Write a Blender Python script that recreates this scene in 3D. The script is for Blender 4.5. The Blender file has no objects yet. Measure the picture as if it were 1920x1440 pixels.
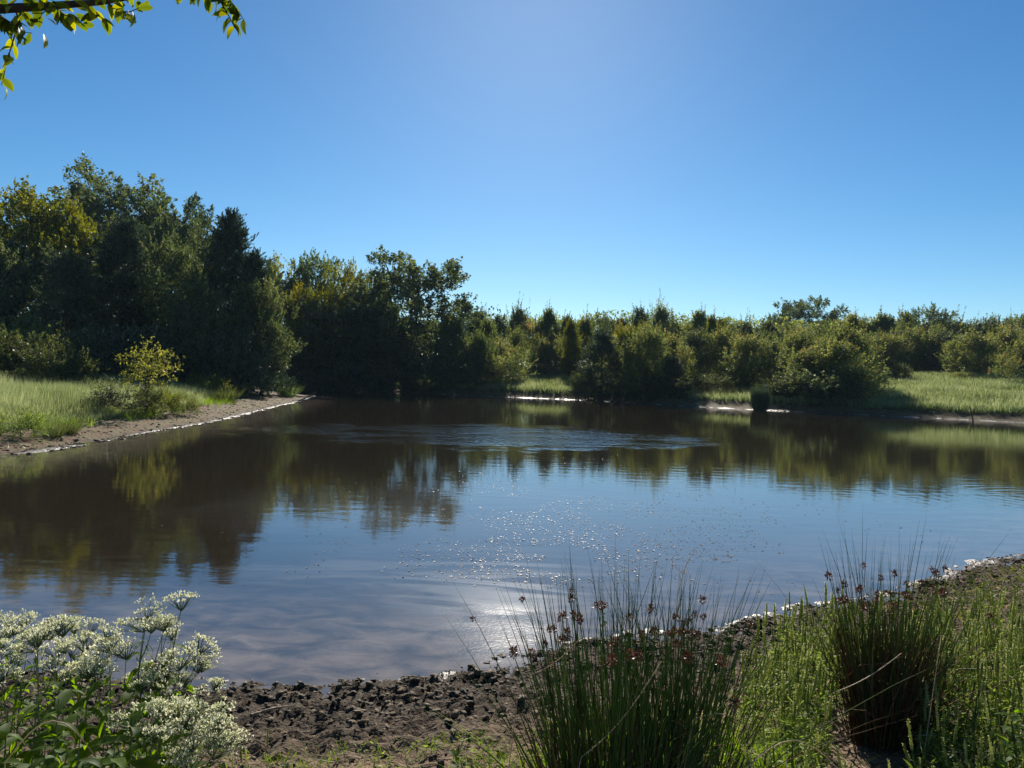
import bpy, math, random
import numpy as np
from mathutils import Matrix, Vector

sc = bpy.context.scene
COL = sc.collection
RAD = math.radians

# ------------------------------------------------------------------ camera
F = 1450.0                                   # focal length in pixels of the 1920 px wide photograph
CAMZ = 2.1
R = Matrix.Rotation(RAD(90 - 0.71), 3, 'X') @ Matrix.Rotation(RAD(1.6), 3, 'Z')
cam_d = bpy.data.cameras.new('camera')
cam_d.sensor_width = 36.0
cam_d.lens = 36.0 * F / 1920.0
cam_d.clip_start = 0.05
cam_d.clip_end = 3000
cam = bpy.data.objects.new('camera', cam_d)
cam.matrix_world = Matrix.Translation((0, 0, CAMZ)) @ R.to_4x4()
COL.objects.link(cam)
sc.camera = cam

# ------------------------------------------------------------------ light
SUN_EL, SUN_AZ = 28.5, 1.2                   # azimuth in degrees to the right of straight ahead
world = bpy.data.worlds.new('World')
sc.world = world
world.use_nodes = True
nt = world.node_tree
nt.nodes.clear()
sky = nt.nodes.new('ShaderNodeTexSky')
sky.sky_type = 'NISHITA'
sky.sun_disc = False
sky.sun_elevation = RAD(SUN_EL)
sky.sun_rotation = RAD(SUN_AZ)
sky.air_density = 0.85
sky.dust_density = 0.11
sky.ozone_density = 4.0
bg = nt.nodes.new('ShaderNodeBackground')
bg.inputs['Strength'].default_value = 0.055
wo = nt.nodes.new('ShaderNodeOutputWorld')
hs = nt.nodes.new('ShaderNodeHueSaturation')       # the camera's vivid colour rendering of a blue sky
hs.inputs['Saturation'].default_value = 1.22
nt.links.new(sky.outputs[0], hs.inputs['Color'])
tint = nt.nodes.new('ShaderNodeMix'); tint.data_type = 'RGBA'; tint.blend_type = 'MULTIPLY'
tint.inputs[0].default_value = 1.0; tint.inputs[7].default_value = (0.94, 1.04, 1.0, 1)
nt.links.new(hs.outputs[0], tint.inputs[6])
nt.links.new(tint.outputs[2], bg.inputs[0])
nt.links.new(bg.outputs[0], wo.inputs[0])
sun_d = bpy.data.lights.new('sun', 'SUN')
sun_d.energy = 4.8
sun_d.angle = RAD(0.55)
sun_d.color = (1.0, 0.93, 0.82)
sun = bpy.data.objects.new('sun', sun_d)
sd = Vector((math.sin(RAD(SUN_AZ)) * math.cos(RAD(SUN_EL)), math.cos(RAD(SUN_AZ)) * math.cos(RAD(SUN_EL)), math.sin(RAD(SUN_EL))))
sun.rotation_euler = sd.to_track_quat('Z', 'Y').to_euler()
sun.location = (0, 20, 40)
COL.objects.link(sun)
sc.view_settings.view_transform = 'Standard'
sc.view_settings.look = 'None'
sc.view_settings.exposure = 0.9
sc.view_settings.gamma = 1.0
sc.view_settings.use_curve_mapping = False
sc.cycles.max_bounces = 6
sc.cycles.diffuse_bounces = 4
sc.cycles.transmission_bounces = 4
sc.cycles.sample_clamp_indirect = 4.0
sc.cycles.use_denoising = True

# ------------------------------------------------------------------ pixel helpers (photograph pixels -> places)
def ray(px, py):
    v = R @ Vector(((px - 960) / F, -(py - 720) / F, -1.0))
    return v
def on_z(px, py, z=0.0):
    v = ray(px, py)
    t = (z - CAMZ) / v.z
    return np.array([v.x * t, v.y * t, z])
def at_y(px, py, D):
    v = ray(px, py)
    t = D / v.y
    return np.array([v.x * t, D, CAMZ + v.z * t])

# ------------------------------------------------------------------ noise
def _hash(ix, iy, s):
    h = (ix.astype(np.int64) * 374761393 + iy.astype(np.int64) * 668265263 + s * 974634777) & 0xffffffff
    h = ((h ^ (h >> 13)) * 1274126177) & 0xffffffff
    return ((h ^ (h >> 16)) & 0xffff) / 65535.0
def vnoise(x, y, s=0):
    ix = np.floor(x); iy = np.floor(y)
    fx = x - ix; fy = y - iy
    fx = fx * fx * (3 - 2 * fx); fy = fy * fy * (3 - 2 * fy)
    a = _hash(ix, iy, s); b = _hash(ix + 1, iy, s); c = _hash(ix, iy + 1, s); d = _hash(ix + 1, iy + 1, s)
    return (a * (1 - fx) + b * fx) * (1 - fy) + (c * (1 - fx) + d * fx) * fy
def fbm(x, y, s=0, o=3):
    r = 0; a = 0.5; t = 0
    for k in range(o):
        r = r + a * vnoise(x * 2 ** k + 17.3 * k, y * 2 ** k - 9.1 * k, s + k); t += a; a *= 0.5
    return r / t
def sstep(a, b, x):
    t = np.clip((x - a) / (b - a), 0, 1)
    return t * t * (3 - 2 * t)

# ------------------------------------------------------------------ pond outline
near_px = [(-520, 1190), (-200, 1225), (60, 1248), (200, 1262), (370, 1272), (500, 1277), (610, 1278), (720, 1272), (820, 1262), (900, 1240),
           (960, 1222), (1040, 1210), (1120, 1202), (1220, 1188), (1340, 1182), (1420, 1160), (1520, 1135), (1590, 1128),
           (1680, 1106), (1750, 1083), (1830, 1060), (1920, 1033), (2060, 985), (2300, 925), (2700, 870)]
far_px = [(2900, 846), (2400, 820), (1920, 793), (1760, 785), (1600, 777), (1400, 768), (1200, 757), (1080, 750), (960, 745),
          (870, 741), (800, 738), (700, 733), (620, 729), (545, 728), (525, 733), (560, 738), (596, 743), (560, 754), (500, 769),
          (440, 784), (400, 793), (300, 810), (200, 829), (100, 846), (0, 860), (-160, 884), (-420, 930), (-900, 1040)]
POLY = np.array([on_z(*p)[:2] for p in near_px + far_px])
def shore(x, y):
    """signed distance to the pond outline, positive on land"""
    x = np.asarray(x, float); y = np.asarray(y, float)
    d = np.full(x.shape, 1e9); inside = np.zeros(x.shape, bool)
    n = len(POLY)
    for i in range(n):
        ax, ay = POLY[i]; bx, by = POLY[(i + 1) % n]
        ex, ey = bx - ax, by - ay
        t = np.clip(((x - ax) * ex + (y - ay) * ey) / (ex * ex + ey * ey), 0, 1)
        d = np.minimum(d, np.hypot(x - ax - t * ex, y - ay - t * ey))
        if ay != by:
            c = ((ay > y) != (by > y)) & (x < (bx - ax) * (y - ay) / (by - ay) + ax)
            inside ^= c
    return np.where(inside, -d, d)
def terrain(x, y, detail=True):
    x = np.asarray(x, float); y = np.asarray(y, float)
    d = shore(x, y)
    dj = d + (fbm(x * 1.3, y * 1.3, 5) - 0.5) * 0.35 * sstep(-2, 0.0, y * 0.1)
    dp = np.maximum(dj, 0); dn = np.minimum(dj, 0)
    wfar = sstep(-16, -4, x) * sstep(30, 45, y)
    wnear = 1 - sstep(9, 16, y)
    zl = 0.36 * sstep(0, 4.5, dp) + 0.05 * np.clip(dp - 3, 0, 20)
    zf = 0.12 * sstep(0, 0.9, dp) + 0.42 * sstep(0.8, 2.2, dp) + 0.095 * np.clip(dp - 2, 0, 26)
    zn = 0.19 * sstep(-0.1, 1.6, dp) + 0.24 * sstep(0.8, 4.5, dp)
    z = zl * (1 - wfar) + zf * wfar
    z = z * (1 - wnear) + zn * wnear
    z = z + 0.16 * np.maximum(dn, -5)
    z = z + (fbm(x * 0.25, y * 0.25, 9) - 0.5) * 0.3 * sstep(3, 10, dp)
    if detail:
        land = sstep(-0.15, 0.25, dj)
        nm = wnear
        # trampled, crumbly mud: rounded clods and hollows
        c1 = fbm(x * 9, y * 9, 21, 3); c2 = vnoise(x * 22, y * 22, 33); c3 = vnoise(x * 5, y * 5, 41)
        clod = (np.abs(c1 - 0.5) * 2) ** 0.8
        band = sstep(-0.2, 0.15, dj) * (1 - 0.6 * sstep(1.1, 1.9, dj))
        z = z + nm * band * (0.070 * (clod - 0.35) + 0.045 * (c2 - 0.5) + 0.045 * (c3 - 0.5))
        z = z + (1 - nm) * land * (1 - sstep(3.5, 6, dj)) * ((fbm(x * 3, y * 3, 51) - 0.5) * 0.09)
    return z, d
def gz(x, y):
    z, _ = terrain(np.array([x]), np.array([y]), False)
    return float(z[0])

# ------------------------------------------------------------------ mesh helpers
def mesh_np(name, V, quads=None, tris=None, attrs=None, mats=(), mat_idx=None, smooth=False):
    me = bpy.data.meshes.new(name)
    V = np.asarray(V, np.float32)
    nq = 0 if quads is None else len(quads); ntr = 0 if tris is None else len(tris)
    me.vertices.add(len(V)); me.vertices.foreach_set('co', V.ravel())
    loops = []
    if nq: loops.append(np.asarray(quads, np.int32).ravel())
    if ntr: loops.append(np.asarray(tris, np.int32).ravel())
    L = np.concatenate(loops)
    me.loops.add(len(L)); me.loops.foreach_set('vertex_index', L)
    me.polygons.add(nq + ntr)
    st = np.concatenate([np.arange(nq) * 4, nq * 4 + np.arange(ntr) * 3]).astype(np.int32)
    me.polygons.foreach_set('loop_start', st)
    if smooth: me.polygons.foreach_set('use_smooth', np.ones(nq + ntr, bool))
    for m in mats: me.materials.append(m)
    if mat_idx is not None: me.polygons.foreach_set('material_index', np.asarray(mat_idx, np.int32))
    for k, v in (attrs or {}).items():
        a = me.attributes.new(k, 'FLOAT', 'POINT'); a.data.foreach_set('value', np.asarray(v, np.float32))
    me.update(calc_edges=True)
    return me
class Geo:
    """collects quads / triangles with a tint per vertex, one material"""
    def __init__(s): s.V = []; s.Q = []; s.T = []; s.A = []; s.n = 0
    def add(s, V, Q=None, T=None, tint=0.5):
        V = np.asarray(V, float).reshape(-1, 3)
        if Q is not None and len(Q): s.Q.append(np.asarray(Q) + s.n)
        if T is not None and len(T): s.T.append(np.asarray(T) + s.n)
        s.V.append(V); s.A.append(np.broadcast_to(np.asarray(tint, float), (len(V),)).copy()); s.n += len(V)
    def mesh(s, name, mat, smooth=False):
        return mesh_np(name, np.concatenate(s.V), np.concatenate(s.Q) if s.Q else None, np.concatenate(s.T) if s.T else None,
                       {'tint': np.concatenate(s.A)}, (mat,), None, smooth)
def obj(name, me, parent=None, loc=None, label=None, cat=None, group=None, kind=None):
    o = bpy.data.objects.new(name, me)
    COL.objects.link(o)
    if parent is not None: o.parent = parent
    if loc is not None: o.location = loc
    if label: o['label'] = label
    if cat: o['category'] = cat
    if group: o['group'] = group
    if kind: o['kind'] = kind
    return o
def norm(a): return a / np.maximum(np.linalg.norm(a, axis=-1, keepdims=True), 1e-9)
def tubes(P, Rr, k=4, cap=True):
    """P: M x n x 3 paths, Rr: M x n radii -> V, Q"""
    P = np.asarray(P, float); Rr = np.asarray(Rr, float)
    if P.ndim == 2: P = P[None]; Rr = Rr[None]
    M, n, _ = P.shape
    T = norm(np.gradient(P, axis=1))
    ref = np.zeros_like(T); ref[..., 0] = 1.0
    par = np.abs(T[..., 0]) > 0.9
    ref[par] = (0, 1, 0)
    # one reference for each tube, to avoid twists
    ref = np.broadcast_to(ref[:, :1, :], ref.shape)
    U = norm(np.cross(T, ref)); W = np.cross(T, U)
    a = np.arange(k) * 2 * math.pi / k
    V = P[:, :, None, :] + Rr[:, :, None, None] * (np.cos(a)[None, None, :, None] * U[:, :, None, :] + np.sin(a)[None, None, :, None] * W[:, :, None, :])
    m = np.arange(M)[:, None, None] * n * k; i = np.arange(n - 1)[None, :, None] * k; j = np.arange(k)[None, None, :]
    j2 = (j + 1) % k
    Q = np.stack([m + i + j, m + i + j2, m + i + k + j2, m + i + k + j], -1).reshape(-1, 4)
    return V.reshape(-1, 3), Q
def leaf_quads(C, A, N, L, W, base=0.0):
    """diamond leaves: centres C, long axis A, normal N, length L, width W"""
    A = norm(A); S = norm(np.cross(A, N)); N2 = np.cross(S, A)
    L = L[:, None]; W = W[:, None]
    v0 = C - A * L * 0.5; v2 = C + A * L * 0.5 - N2 * L * 0.08
    v1 = C + S * W * 0.5 + N2 * W * 0.18 - A * L * 0.05; v3 = C - S * W * 0.5 + N2 * W * 0.18 - A * L * 0.05
    V = np.stack([v0, v1, v2, v3], 1).reshape(-1, 3)
    Q = np.arange(len(C) * 4).reshape(-1, 4)
    return V, Q
def spears(B, tip, W, side):
    """one-triangle blades"""
    S = norm(side); V = np.stack([B - S * W[:, None] * .5, B + S * W[:, None] * .5, tip], 1).reshape(-1, 3)
    return V, np.arange(len(B) * 3).reshape(-1, 3)
def blades(B, tip, W, n=3, side=None, taper=0.6):
    """flat grass blades from base B to tip with a bend: n segments"""
    M = len(B)
    ax = tip - B
    if side is None:
        side = np.random.default_rng(M).normal(size=(M, 3)); side[:, 2] = 0
    S = norm(side)
    t = np.linspace(0, 1, n + 1)
    bend = norm(np.cross(S, np.array([0, 0, 1.0]))) * (np.linalg.norm(ax, axis=1)[:, None] * 0.12)
    P = B[:, None, :] + ax[:, None, :] * t[None, :, None] + bend[:, None, :] * (np.sin(t * math.pi))[None, :, None]
    w = W[:, None] * (1 - t[None, :] ** 1.6 * 0.95) * 0.5
    V = np.stack([P - S[:, None, :] * w[..., None], P + S[:, None, :] * w[..., None]], 2).reshape(-1, 3)
    m = np.arange(M)[:, None] * (n + 1) * 2; i = np.arange(n)[None, :] * 2
    Q = np.stack([m + i, m + i + 1, m + i + 3, m + i + 2], -1).reshape(-1, 4)
    return V, Q

# ------------------------------------------------------------------ materials
def newmat(name):
    m = bpy.data.materials.new(name); m.use_nodes = True
    m.node_tree.nodes.clear()
    return m, m.node_tree
def N(nt, t, **kw):
    n = nt.nodes.new(t)
    for k, v in kw.items():
        if k in n.inputs: n.inputs[k].default_value = v
        else: setattr(n, k, v)
    return n
def ramp(nt, stops):
    r = nt.nodes.new('ShaderNodeValToRGB'); e = r.color_ramp.elements
    while len(e) < len(stops): e.new(0.5)
    for i, (p, c) in enumerate(stops):
        e[i].position = p; e[i].color = (*c, 1)
    return r
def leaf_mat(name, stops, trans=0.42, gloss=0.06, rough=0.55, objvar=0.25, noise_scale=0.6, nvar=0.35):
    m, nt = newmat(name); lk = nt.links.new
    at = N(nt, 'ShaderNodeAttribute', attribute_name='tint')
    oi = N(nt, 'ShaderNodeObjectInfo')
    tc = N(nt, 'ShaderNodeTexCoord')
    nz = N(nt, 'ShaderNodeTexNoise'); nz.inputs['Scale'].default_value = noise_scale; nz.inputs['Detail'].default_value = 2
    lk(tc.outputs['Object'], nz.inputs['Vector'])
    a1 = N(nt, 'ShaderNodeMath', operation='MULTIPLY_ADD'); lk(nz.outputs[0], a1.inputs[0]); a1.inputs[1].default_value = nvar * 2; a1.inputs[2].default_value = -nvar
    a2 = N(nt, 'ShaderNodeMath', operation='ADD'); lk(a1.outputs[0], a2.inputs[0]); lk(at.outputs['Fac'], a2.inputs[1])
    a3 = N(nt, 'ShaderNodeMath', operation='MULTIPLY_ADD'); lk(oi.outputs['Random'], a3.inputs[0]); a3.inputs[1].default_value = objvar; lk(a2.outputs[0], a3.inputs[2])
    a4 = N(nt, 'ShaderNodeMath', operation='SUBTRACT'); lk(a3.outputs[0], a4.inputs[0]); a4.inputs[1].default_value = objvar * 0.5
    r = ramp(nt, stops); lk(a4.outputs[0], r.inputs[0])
    df = N(nt, 'ShaderNodeBsdfDiffuse'); lk(r.outputs[0], df.inputs[0])
    tr = N(nt, 'ShaderNodeBsdfTranslucent')
    hs = N(nt, 'ShaderNodeHueSaturation'); hs.inputs['Hue'].default_value = 0.485; hs.inputs['Saturation'].default_value = 1.15; hs.inputs['Value'].default_value = 1.9
    lk(r.outputs[0], hs.inputs['Color']); lk(hs.outputs[0], tr.inputs[0])
    mx = N(nt, 'ShaderNodeMixShader'); mx.inputs[0].default_value = trans; lk(df.outputs[0], mx.inputs[1]); lk(tr.outputs[0], mx.inputs[2])
    gl = N(nt, 'ShaderNodeBsdfGlossy'); gl.inputs['Roughness'].default_value = rough; gl.inputs['Color'].default_value = (1, 1, 1, 1)
    lw = N(nt, 'ShaderNodeFresnel'); lw.inputs['IOR'].default_value = 1.4
    g2 = N(nt, 'ShaderNodeMath', operation='MULTIPLY'); lk(lw.outputs[0], g2.inputs[0]); g2.inputs[1].default_value = gloss * 1.6
    m2 = N(nt, 'ShaderNodeMixShader'); lk(g2.outputs[0], m2.inputs[0]); lk(mx.outputs[0], m2.inputs[1]); lk(gl.outputs[0], m2.inputs[2])
    out = N(nt, 'ShaderNodeOutputMaterial'); lk(m2.outputs[0], out.inputs[0])
    return m
def bark_mat(name, c1, c2, scale=8.0):
    m, nt = newmat(name); lk = nt.links.new
    tc = N(nt, 'ShaderNodeTexCoord'); mp = N(nt, 'ShaderNodeMapping'); mp.inputs['Scale'].default_value = (1, 1, 0.2)
    lk(tc.outputs['Object'], mp.inputs[0])
    nz = N(nt, 'ShaderNodeTexNoise'); nz.inputs['Scale'].default_value = scale; nz.inputs['Detail'].default_value = 4; lk(mp.outputs[0], nz.inputs[0])
    r = ramp(nt, [(0.3, c1), (0.7, c2)]); lk(nz.outputs[0], r.inputs[0])
    b = N(nt, 'ShaderNodeBump'); b.inputs['Strength'].default_value = 0.6; b.inputs['Distance'].default_value = 0.02; lk(nz.outputs[0], b.inputs['Height'])
    p = N(nt, 'ShaderNodeBsdfPrincipled'); p.inputs['Roughness'].default_value = 0.85; lk(r.outputs[0], p.inputs['Base Color']); lk(b.outputs[0], p.inputs['Normal'])
    out = N(nt, 'ShaderNodeOutputMaterial'); lk(p.outputs[0], out.inputs[0])
    return m
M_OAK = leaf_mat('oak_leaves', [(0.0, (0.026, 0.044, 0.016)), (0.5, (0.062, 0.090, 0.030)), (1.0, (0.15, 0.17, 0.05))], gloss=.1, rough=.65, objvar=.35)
M_SCRUB = leaf_mat('scrub_leaves', [(0.0, (0.036, 0.060, 0.018)), (0.45, (0.100, 0.135, 0.036)), (0.8, (0.19, 0.21, 0.055)), (0.93, (0.24, 0.22, 0.065)), (1.0, (0.23, 0.16, 0.06))], trans=.5, objvar=0.6, gloss=.09, rough=.65, nvar=.45)
M_YEL = leaf_mat('yellowing_leaves', [(0.0, (0.03, 0.05, 0.01)), (0.4, (0.075, 0.10, 0.015)), (0.75, (0.17, 0.18, 0.025)), (1.0, (0.28, 0.25, 0.03))])
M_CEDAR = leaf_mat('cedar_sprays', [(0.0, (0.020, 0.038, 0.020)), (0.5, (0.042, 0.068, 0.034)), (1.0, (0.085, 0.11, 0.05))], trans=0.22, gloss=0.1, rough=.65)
M_SHRUB = leaf_mat('shrub_leaves', [(0.0, (0.025, 0.036, 0.012)), (0.5, (0.055, 0.075, 0.022)), (1.0, (0.12, 0.13, 0.04))])
M_SAPY = leaf_mat('yellow_sapling_leaves', [(0.0, (0.07, 0.09, 0.02)), (0.5, (0.19, 0.21, 0.045)), (1.0, (0.36, 0.33, 0.08))], trans=0.45)
M_GRASS = leaf_mat('meadow_grass', [(0.0, (0.035, 0.06, 0.02)), (0.5, (0.115, 0.155, 0.06)), (1.0, (0.27, 0.30, 0.15))], trans=0.42, noise_scale=0.6, objvar=0.0, nvar=0.65)
M_GRASSB = leaf_mat('lush_grass', [(0.0, (0.04, 0.075, 0.012)), (0.5, (0.09, 0.17, 0.02)), (1.0, (0.18, 0.26, 0.04))], trans=0.5)
M_RUSH = leaf_mat('rush_stems', [(0.0, (0.045, 0.075, 0.024)), (0.6, (0.11, 0.165, 0.052)), (1.0, (0.22, 0.25, 0.09))], trans=0.35, gloss=0.05, rough=0.4, objvar=0.0, noise_scale=3)
M_RUSHD = leaf_mat('dead_rush_stems', [(0.0, (0.06, 0.032, 0.015)), (0.6, (0.17, 0.09, 0.04)), (1.0, (0.32, 0.21, 0.10))], trans=0.1, gloss=0.05, objvar=0.0, noise_scale=3)
M_HEAD = leaf_mat('rush_seed_heads', [(0.0, (0.05, 0.022, 0.012)), (0.6, (0.11, 0.05, 0.028)), (1.0, (0.2, 0.11, 0.06))], trans=0.15, objvar=0.2, noise_scale=30)
M_BLEAF = leaf_mat('boneset_leaves', [(0.0, (0.04, 0.08, 0.012)), (0.5, (0.085, 0.15, 0.02)), (1.0, (0.16, 0.24, 0.035))], trans=0.68, objvar=0.4, noise_scale=12, nvar=0.15, gloss=0.008)
M_BSTEM = leaf_mat('boneset_stems', [(0.0, (0.09, 0.12, 0.05)), (1.0, (0.22, 0.25, 0.12))], trans=0.1, noise_scale=8)
M_WHITE = leaf_mat('boneset_florets', [(0.0, (0.16, 0.22, 0.09)), (0.4, (0.38, 0.40, 0.24)), (1.0, (0.72, 0.71, 0.57))], trans=0.4, gloss=0.02, objvar=0.1, noise_scale=40)
M_SPIKE = leaf_mat('green_spikes', [(0.0, (0.06, 0.09, 0.028)), (0.5, (0.21, 0.25, 0.09)), (1.0, (0.42, 0.44, 0.22))], trans=0.5, objvar=0.9, noise_scale=25)
M_WEED = leaf_mat('weed_leaves', [(0.0, (0.05, 0.09, 0.02)), (0.5, (0.13, 0.19, 0.04)), (1.0, (0.24, 0.29, 0.08))], trans=0.5, objvar=0.3, noise_scale=4)
M_DRY = leaf_mat('dry_straw', [(0.0, (0.16, 0.11, 0.06)), (0.6, (0.34, 0.27, 0.17)), (1.0, (0.55, 0.48, 0.35))], trans=0.3, objvar=0.2, noise_scale=6)
M_BRCH = leaf_mat('overhang_leaves', [(0.0, (0.035, 0.06, 0.012)), (0.5, (0.10, 0.14, 0.02)), (1.0, (0.25, 0.26, 0.03))], trans=0.5, objvar=0.9, noise_scale=20, nvar=0.1, gloss=0.02, rough=0.45)
M_BARK = bark_mat('tree_bark', (0.018, 0.015, 0.012), (0.07, 0.06, 0.05))
M_BARKD = bark_mat('dark_branch_bark', (0.02, 0.014, 0.012), (0.06, 0.045, 0.035), 60)
M_WOOD = bark_mat('weathered_wood', (0.12, 0.085, 0.055), (0.30, 0.23, 0.16), 30)

# ground ------------------------------------------------------------
def ground_material():
    m, nt = newmat('bank_soil'); lk = nt.links.new
    sh = N(nt, 'ShaderNodeAttribute', attribute_name='shore')
    nr = N(nt, 'ShaderNodeAttribute', attribute_name='nearness')
    geo = N(nt, 'ShaderNodeNewGeometry')
    n1 = N(nt, 'ShaderNodeTexNoise'); n1.inputs['Scale'].default_value = 2.2; n1.inputs['Detail'].default_value = 8; n1.inputs['Roughness'].default_value = 0.65
    n2 = N(nt, 'ShaderNodeTexNoise'); n2.inputs['Scale'].default_value = 38; n2.inputs['Detail'].default_value = 5
    for n in (n1, n2): lk(geo.outputs['Position'], n.inputs['Vector'])
    def mixc(f, a, b):
        x = N(nt, 'ShaderNodeMix', data_type='RGBA'); lk(f, x.inputs['Factor'])
        for s, v in (('A', a), ('B', b)):
            i = [q for q in x.inputs if q.name == s and q.type == 'RGBA'][0]
            if isinstance(v, tuple): i.default_value = (*v, 1)
            else: lk(v, i)
        return [q for q in x.outputs if q.type == 'RGBA'][0]
    def mr(src, a, b, c=0.0, d=1.0):
        x = N(nt, 'ShaderNodeMapRange', interpolation_type='SMOOTHSTEP'); lk(src, x.inputs['Value'])
        x.inputs['From Min'].default_value = a; x.inputs['From Max'].default_value = b; x.inputs['To Min'].default_value = c; x.inputs['To Max'].default_value = d
        return x.outputs[0]
    def mth(op, a, b=None):
        x = N(nt, 'ShaderNodeMath', operation=op)
        for i, v in enumerate((a, b)):
            if v is None: continue
            if isinstance(v, (int, float)): x.inputs[i].default_value = v
            else: lk(v, x.inputs[i])
        return x.outputs[0]
    # the shore distance, broken up by noise
    s = mth('ADD', sh.outputs['Fac'], mth('MULTIPLY', mth('SUBTRACT', n1.outputs[0], 0.5), 1.1))
    sp_ = N(nt, 'ShaderNodeSeparateXYZ'); lk(geo.outputs['Position'], sp_.inputs[0])
    nb_ = N(nt, 'ShaderNodeTexNoise'); nb_.inputs['Scale'].default_value = 1.3; nb_.inputs['Detail'].default_value = 4; lk(geo.outputs['Position'], nb_.inputs['Vector'])
    broken = mth('SUBTRACT', 1.0, mth('MULTIPLY', mr(sp_.outputs[1], 42, 52), mr(nb_.outputs[0], 0.56, 0.46)))
    r_mud = ramp(nt, [(0.3, (0.022, 0.016, 0.011)), (0.52, (0.052, 0.039, 0.026)), (0.75, (0.115, 0.086, 0.056))]); lk(n2.outputs[0], r_mud.inputs[0])
    r_clay = ramp(nt, [(0.3, (0.085, 0.055, 0.034)), (0.5, (0.17, 0.115, 0.070)), (0.75, (0.26, 0.185, 0.12))]); lk(n2.outputs[0], r_clay.inputs[0])
    r_red = ramp(nt, [(0.32, (0.050, 0.027, 0.014)), (0.46, (0.13, 0.066, 0.032)), (0.56, (0.115, 0.100, 0.040)), (0.75, (0.18, 0.115, 0.060))]); lk(n1.outputs[0], r_red.inputs[0])
    turf = ramp(nt, [(0.3, (0.03, 0.04, 0.014)), (0.7, (0.075, 0.085, 0.03))]); lk(n1.outputs[0], turf.inputs[0])
    near_col = mixc(mr(s, 0.9, 1.9), r_mud.outputs[0], r_clay.outputs[0])
    far_col = mixc(mr(s, 0.15, 0.9), r_mud.outputs[0], r_red.outputs[0])
    far_col = mixc(mr(s, 3.6, 4.8), far_col, turf.outputs[0])
    col = mixc(nr.outputs['Fac'], far_col, near_col)
    wet = mth('MAXIMUM', mr(s, -0.1, 0.22, 1.0, 0.0), mth('MULTIPLY', mr(sh.outputs['Fac'], 0.15, 0.5, 1.0, 0.0), mth('MULTIPLY', broken, mth('SUBTRACT', 1.0, nr.outputs['Fac']))))
    p = N(nt, 'ShaderNodeBsdfPrincipled'); lk(col, p.inputs['Base Color'])
    lk(mth('ADD', mr(wet, 0.0, 1.0, 0.9, 0.34), mth('MULTIPLY', nr.outputs['Fac'], 0.16)), p.inputs['Roughness'])
    lk(mr(wet, 0.0, 1.0, 0.2, 0.9), p.inputs['Specular IOR Level'])
    b1 = N(nt, 'ShaderNodeBump'); b1.inputs['Strength'].default_value = 0.9; b1.inputs['Distance'].default_value = 0.03; lk(n2.outputs[0], b1.inputs['Height'])
    n3 = N(nt, 'ShaderNodeTexNoise'); n3.inputs['Scale'].default_value = 7; n3.inputs['Detail'].default_value = 6; lk(geo.outputs['Position'], n3.inputs['Vector'])
    b2 = N(nt, 'ShaderNodeBump'); b2.inputs['Strength'].default_value = 0.8; b2.inputs['Distance'].default_value = 0.12; lk(n3.outputs[0], b2.inputs['Height']); lk(b1.outputs[0], b2.inputs['Normal'])
    lk(b2.outputs[0], p.inputs['Normal'])
    out = N(nt, 'ShaderNodeOutputMaterial'); lk(p.outputs[0], out.inputs[0])
    return m
M_GROUND = ground_material()
m, nt_ = newmat('dark_mud_clods'); lk = nt_.links.new
g_ = N(nt_, 'ShaderNodeNewGeometry'); n_ = N(nt_, 'ShaderNodeTexNoise'); n_.inputs['Scale'].default_value = 45; n_.inputs['Detail'].default_value = 5; lk(g_.outputs['Position'], n_.inputs['Vector'])
n2_ = N(nt_, 'ShaderNodeTexNoise'); n2_.inputs['Scale'].default_value = 3; lk(g_.outputs['Position'], n2_.inputs['Vector'])
a_ = N(nt_, 'ShaderNodeMath', operation='MULTIPLY_ADD'); lk(n2_.outputs[0], a_.inputs[0]); a_.inputs[1].default_value = 0.9; lk(n_.outputs[0], a_.inputs[2])
r_ = ramp(nt_, [(0.55, (0.028, 0.021, 0.014)), (0.85, (0.066, 0.050, 0.033)), (1.0, (0.13, 0.097, 0.062))]); lk(a_.outputs[0], r_.inputs[0])
b_ = N(nt_, 'ShaderNodeBump'); b_.inputs['Strength'].default_value = 0.8; b_.inputs['Distance'].default_value = 0.01; lk(n_.outputs[0], b_.inputs['Height'])
p_ = N(nt_, 'ShaderNodeBsdfPrincipled'); p_.inputs['Roughness'].default_value = 0.8; p_.inputs['Specular IOR Level'].default_value = 0.15; lk(r_.outputs[0], p_.inputs['Base Color']); lk(b_.outputs[0], p_.inputs['Normal'])
o_ = N(nt_, 'ShaderNodeOutputMaterial'); lk(p_.outputs[0], o_.inputs[0])
M_CLOD = m

def graded(lo, hi, fine_lo, fine_hi, step, grow, maxstep, a, b):
    """coordinates: fine between fine_lo and fine_hi, at most maxstep between a and b, growing outside"""
    out = list(np.arange(fine_lo, fine_hi + 1e-6, step))
    s = step; v = fine_hi
    while v < hi: s = min(s * grow, maxstep if v < b else 60); v += s; out.append(v)
    s = step; v = fine_lo; pre = []
    while v > lo: s = min(s * grow, maxstep if v > a else 60); v -= s; pre.append(v)
    return np.array(pre[::-1] + out)
gx = graded(-600, 600, -3.0, 5.0, 0.028, 1.07, 0.45, -26, 8)
gy = graded(-60, 1500, 2.6, 8.2, 0.028, 1.04, 0.42, 0, 58)
X, Y = np.meshgrid(gx, gy)
Z, Dm = terrain(X, Y)
nx, ny = len(gx), len(gy)
ii = (np.arange(ny - 1)[:, None] * nx + np.arange(nx - 1)[None, :]).ravel()
Qg = np.stack([ii, ii + 1, ii + nx + 1, ii + nx], -1)
Qg = Qg[Dm.ravel()[Qg].max(1) > -1.3]                 # nothing of the deep bottom shows through the muddy water
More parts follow.
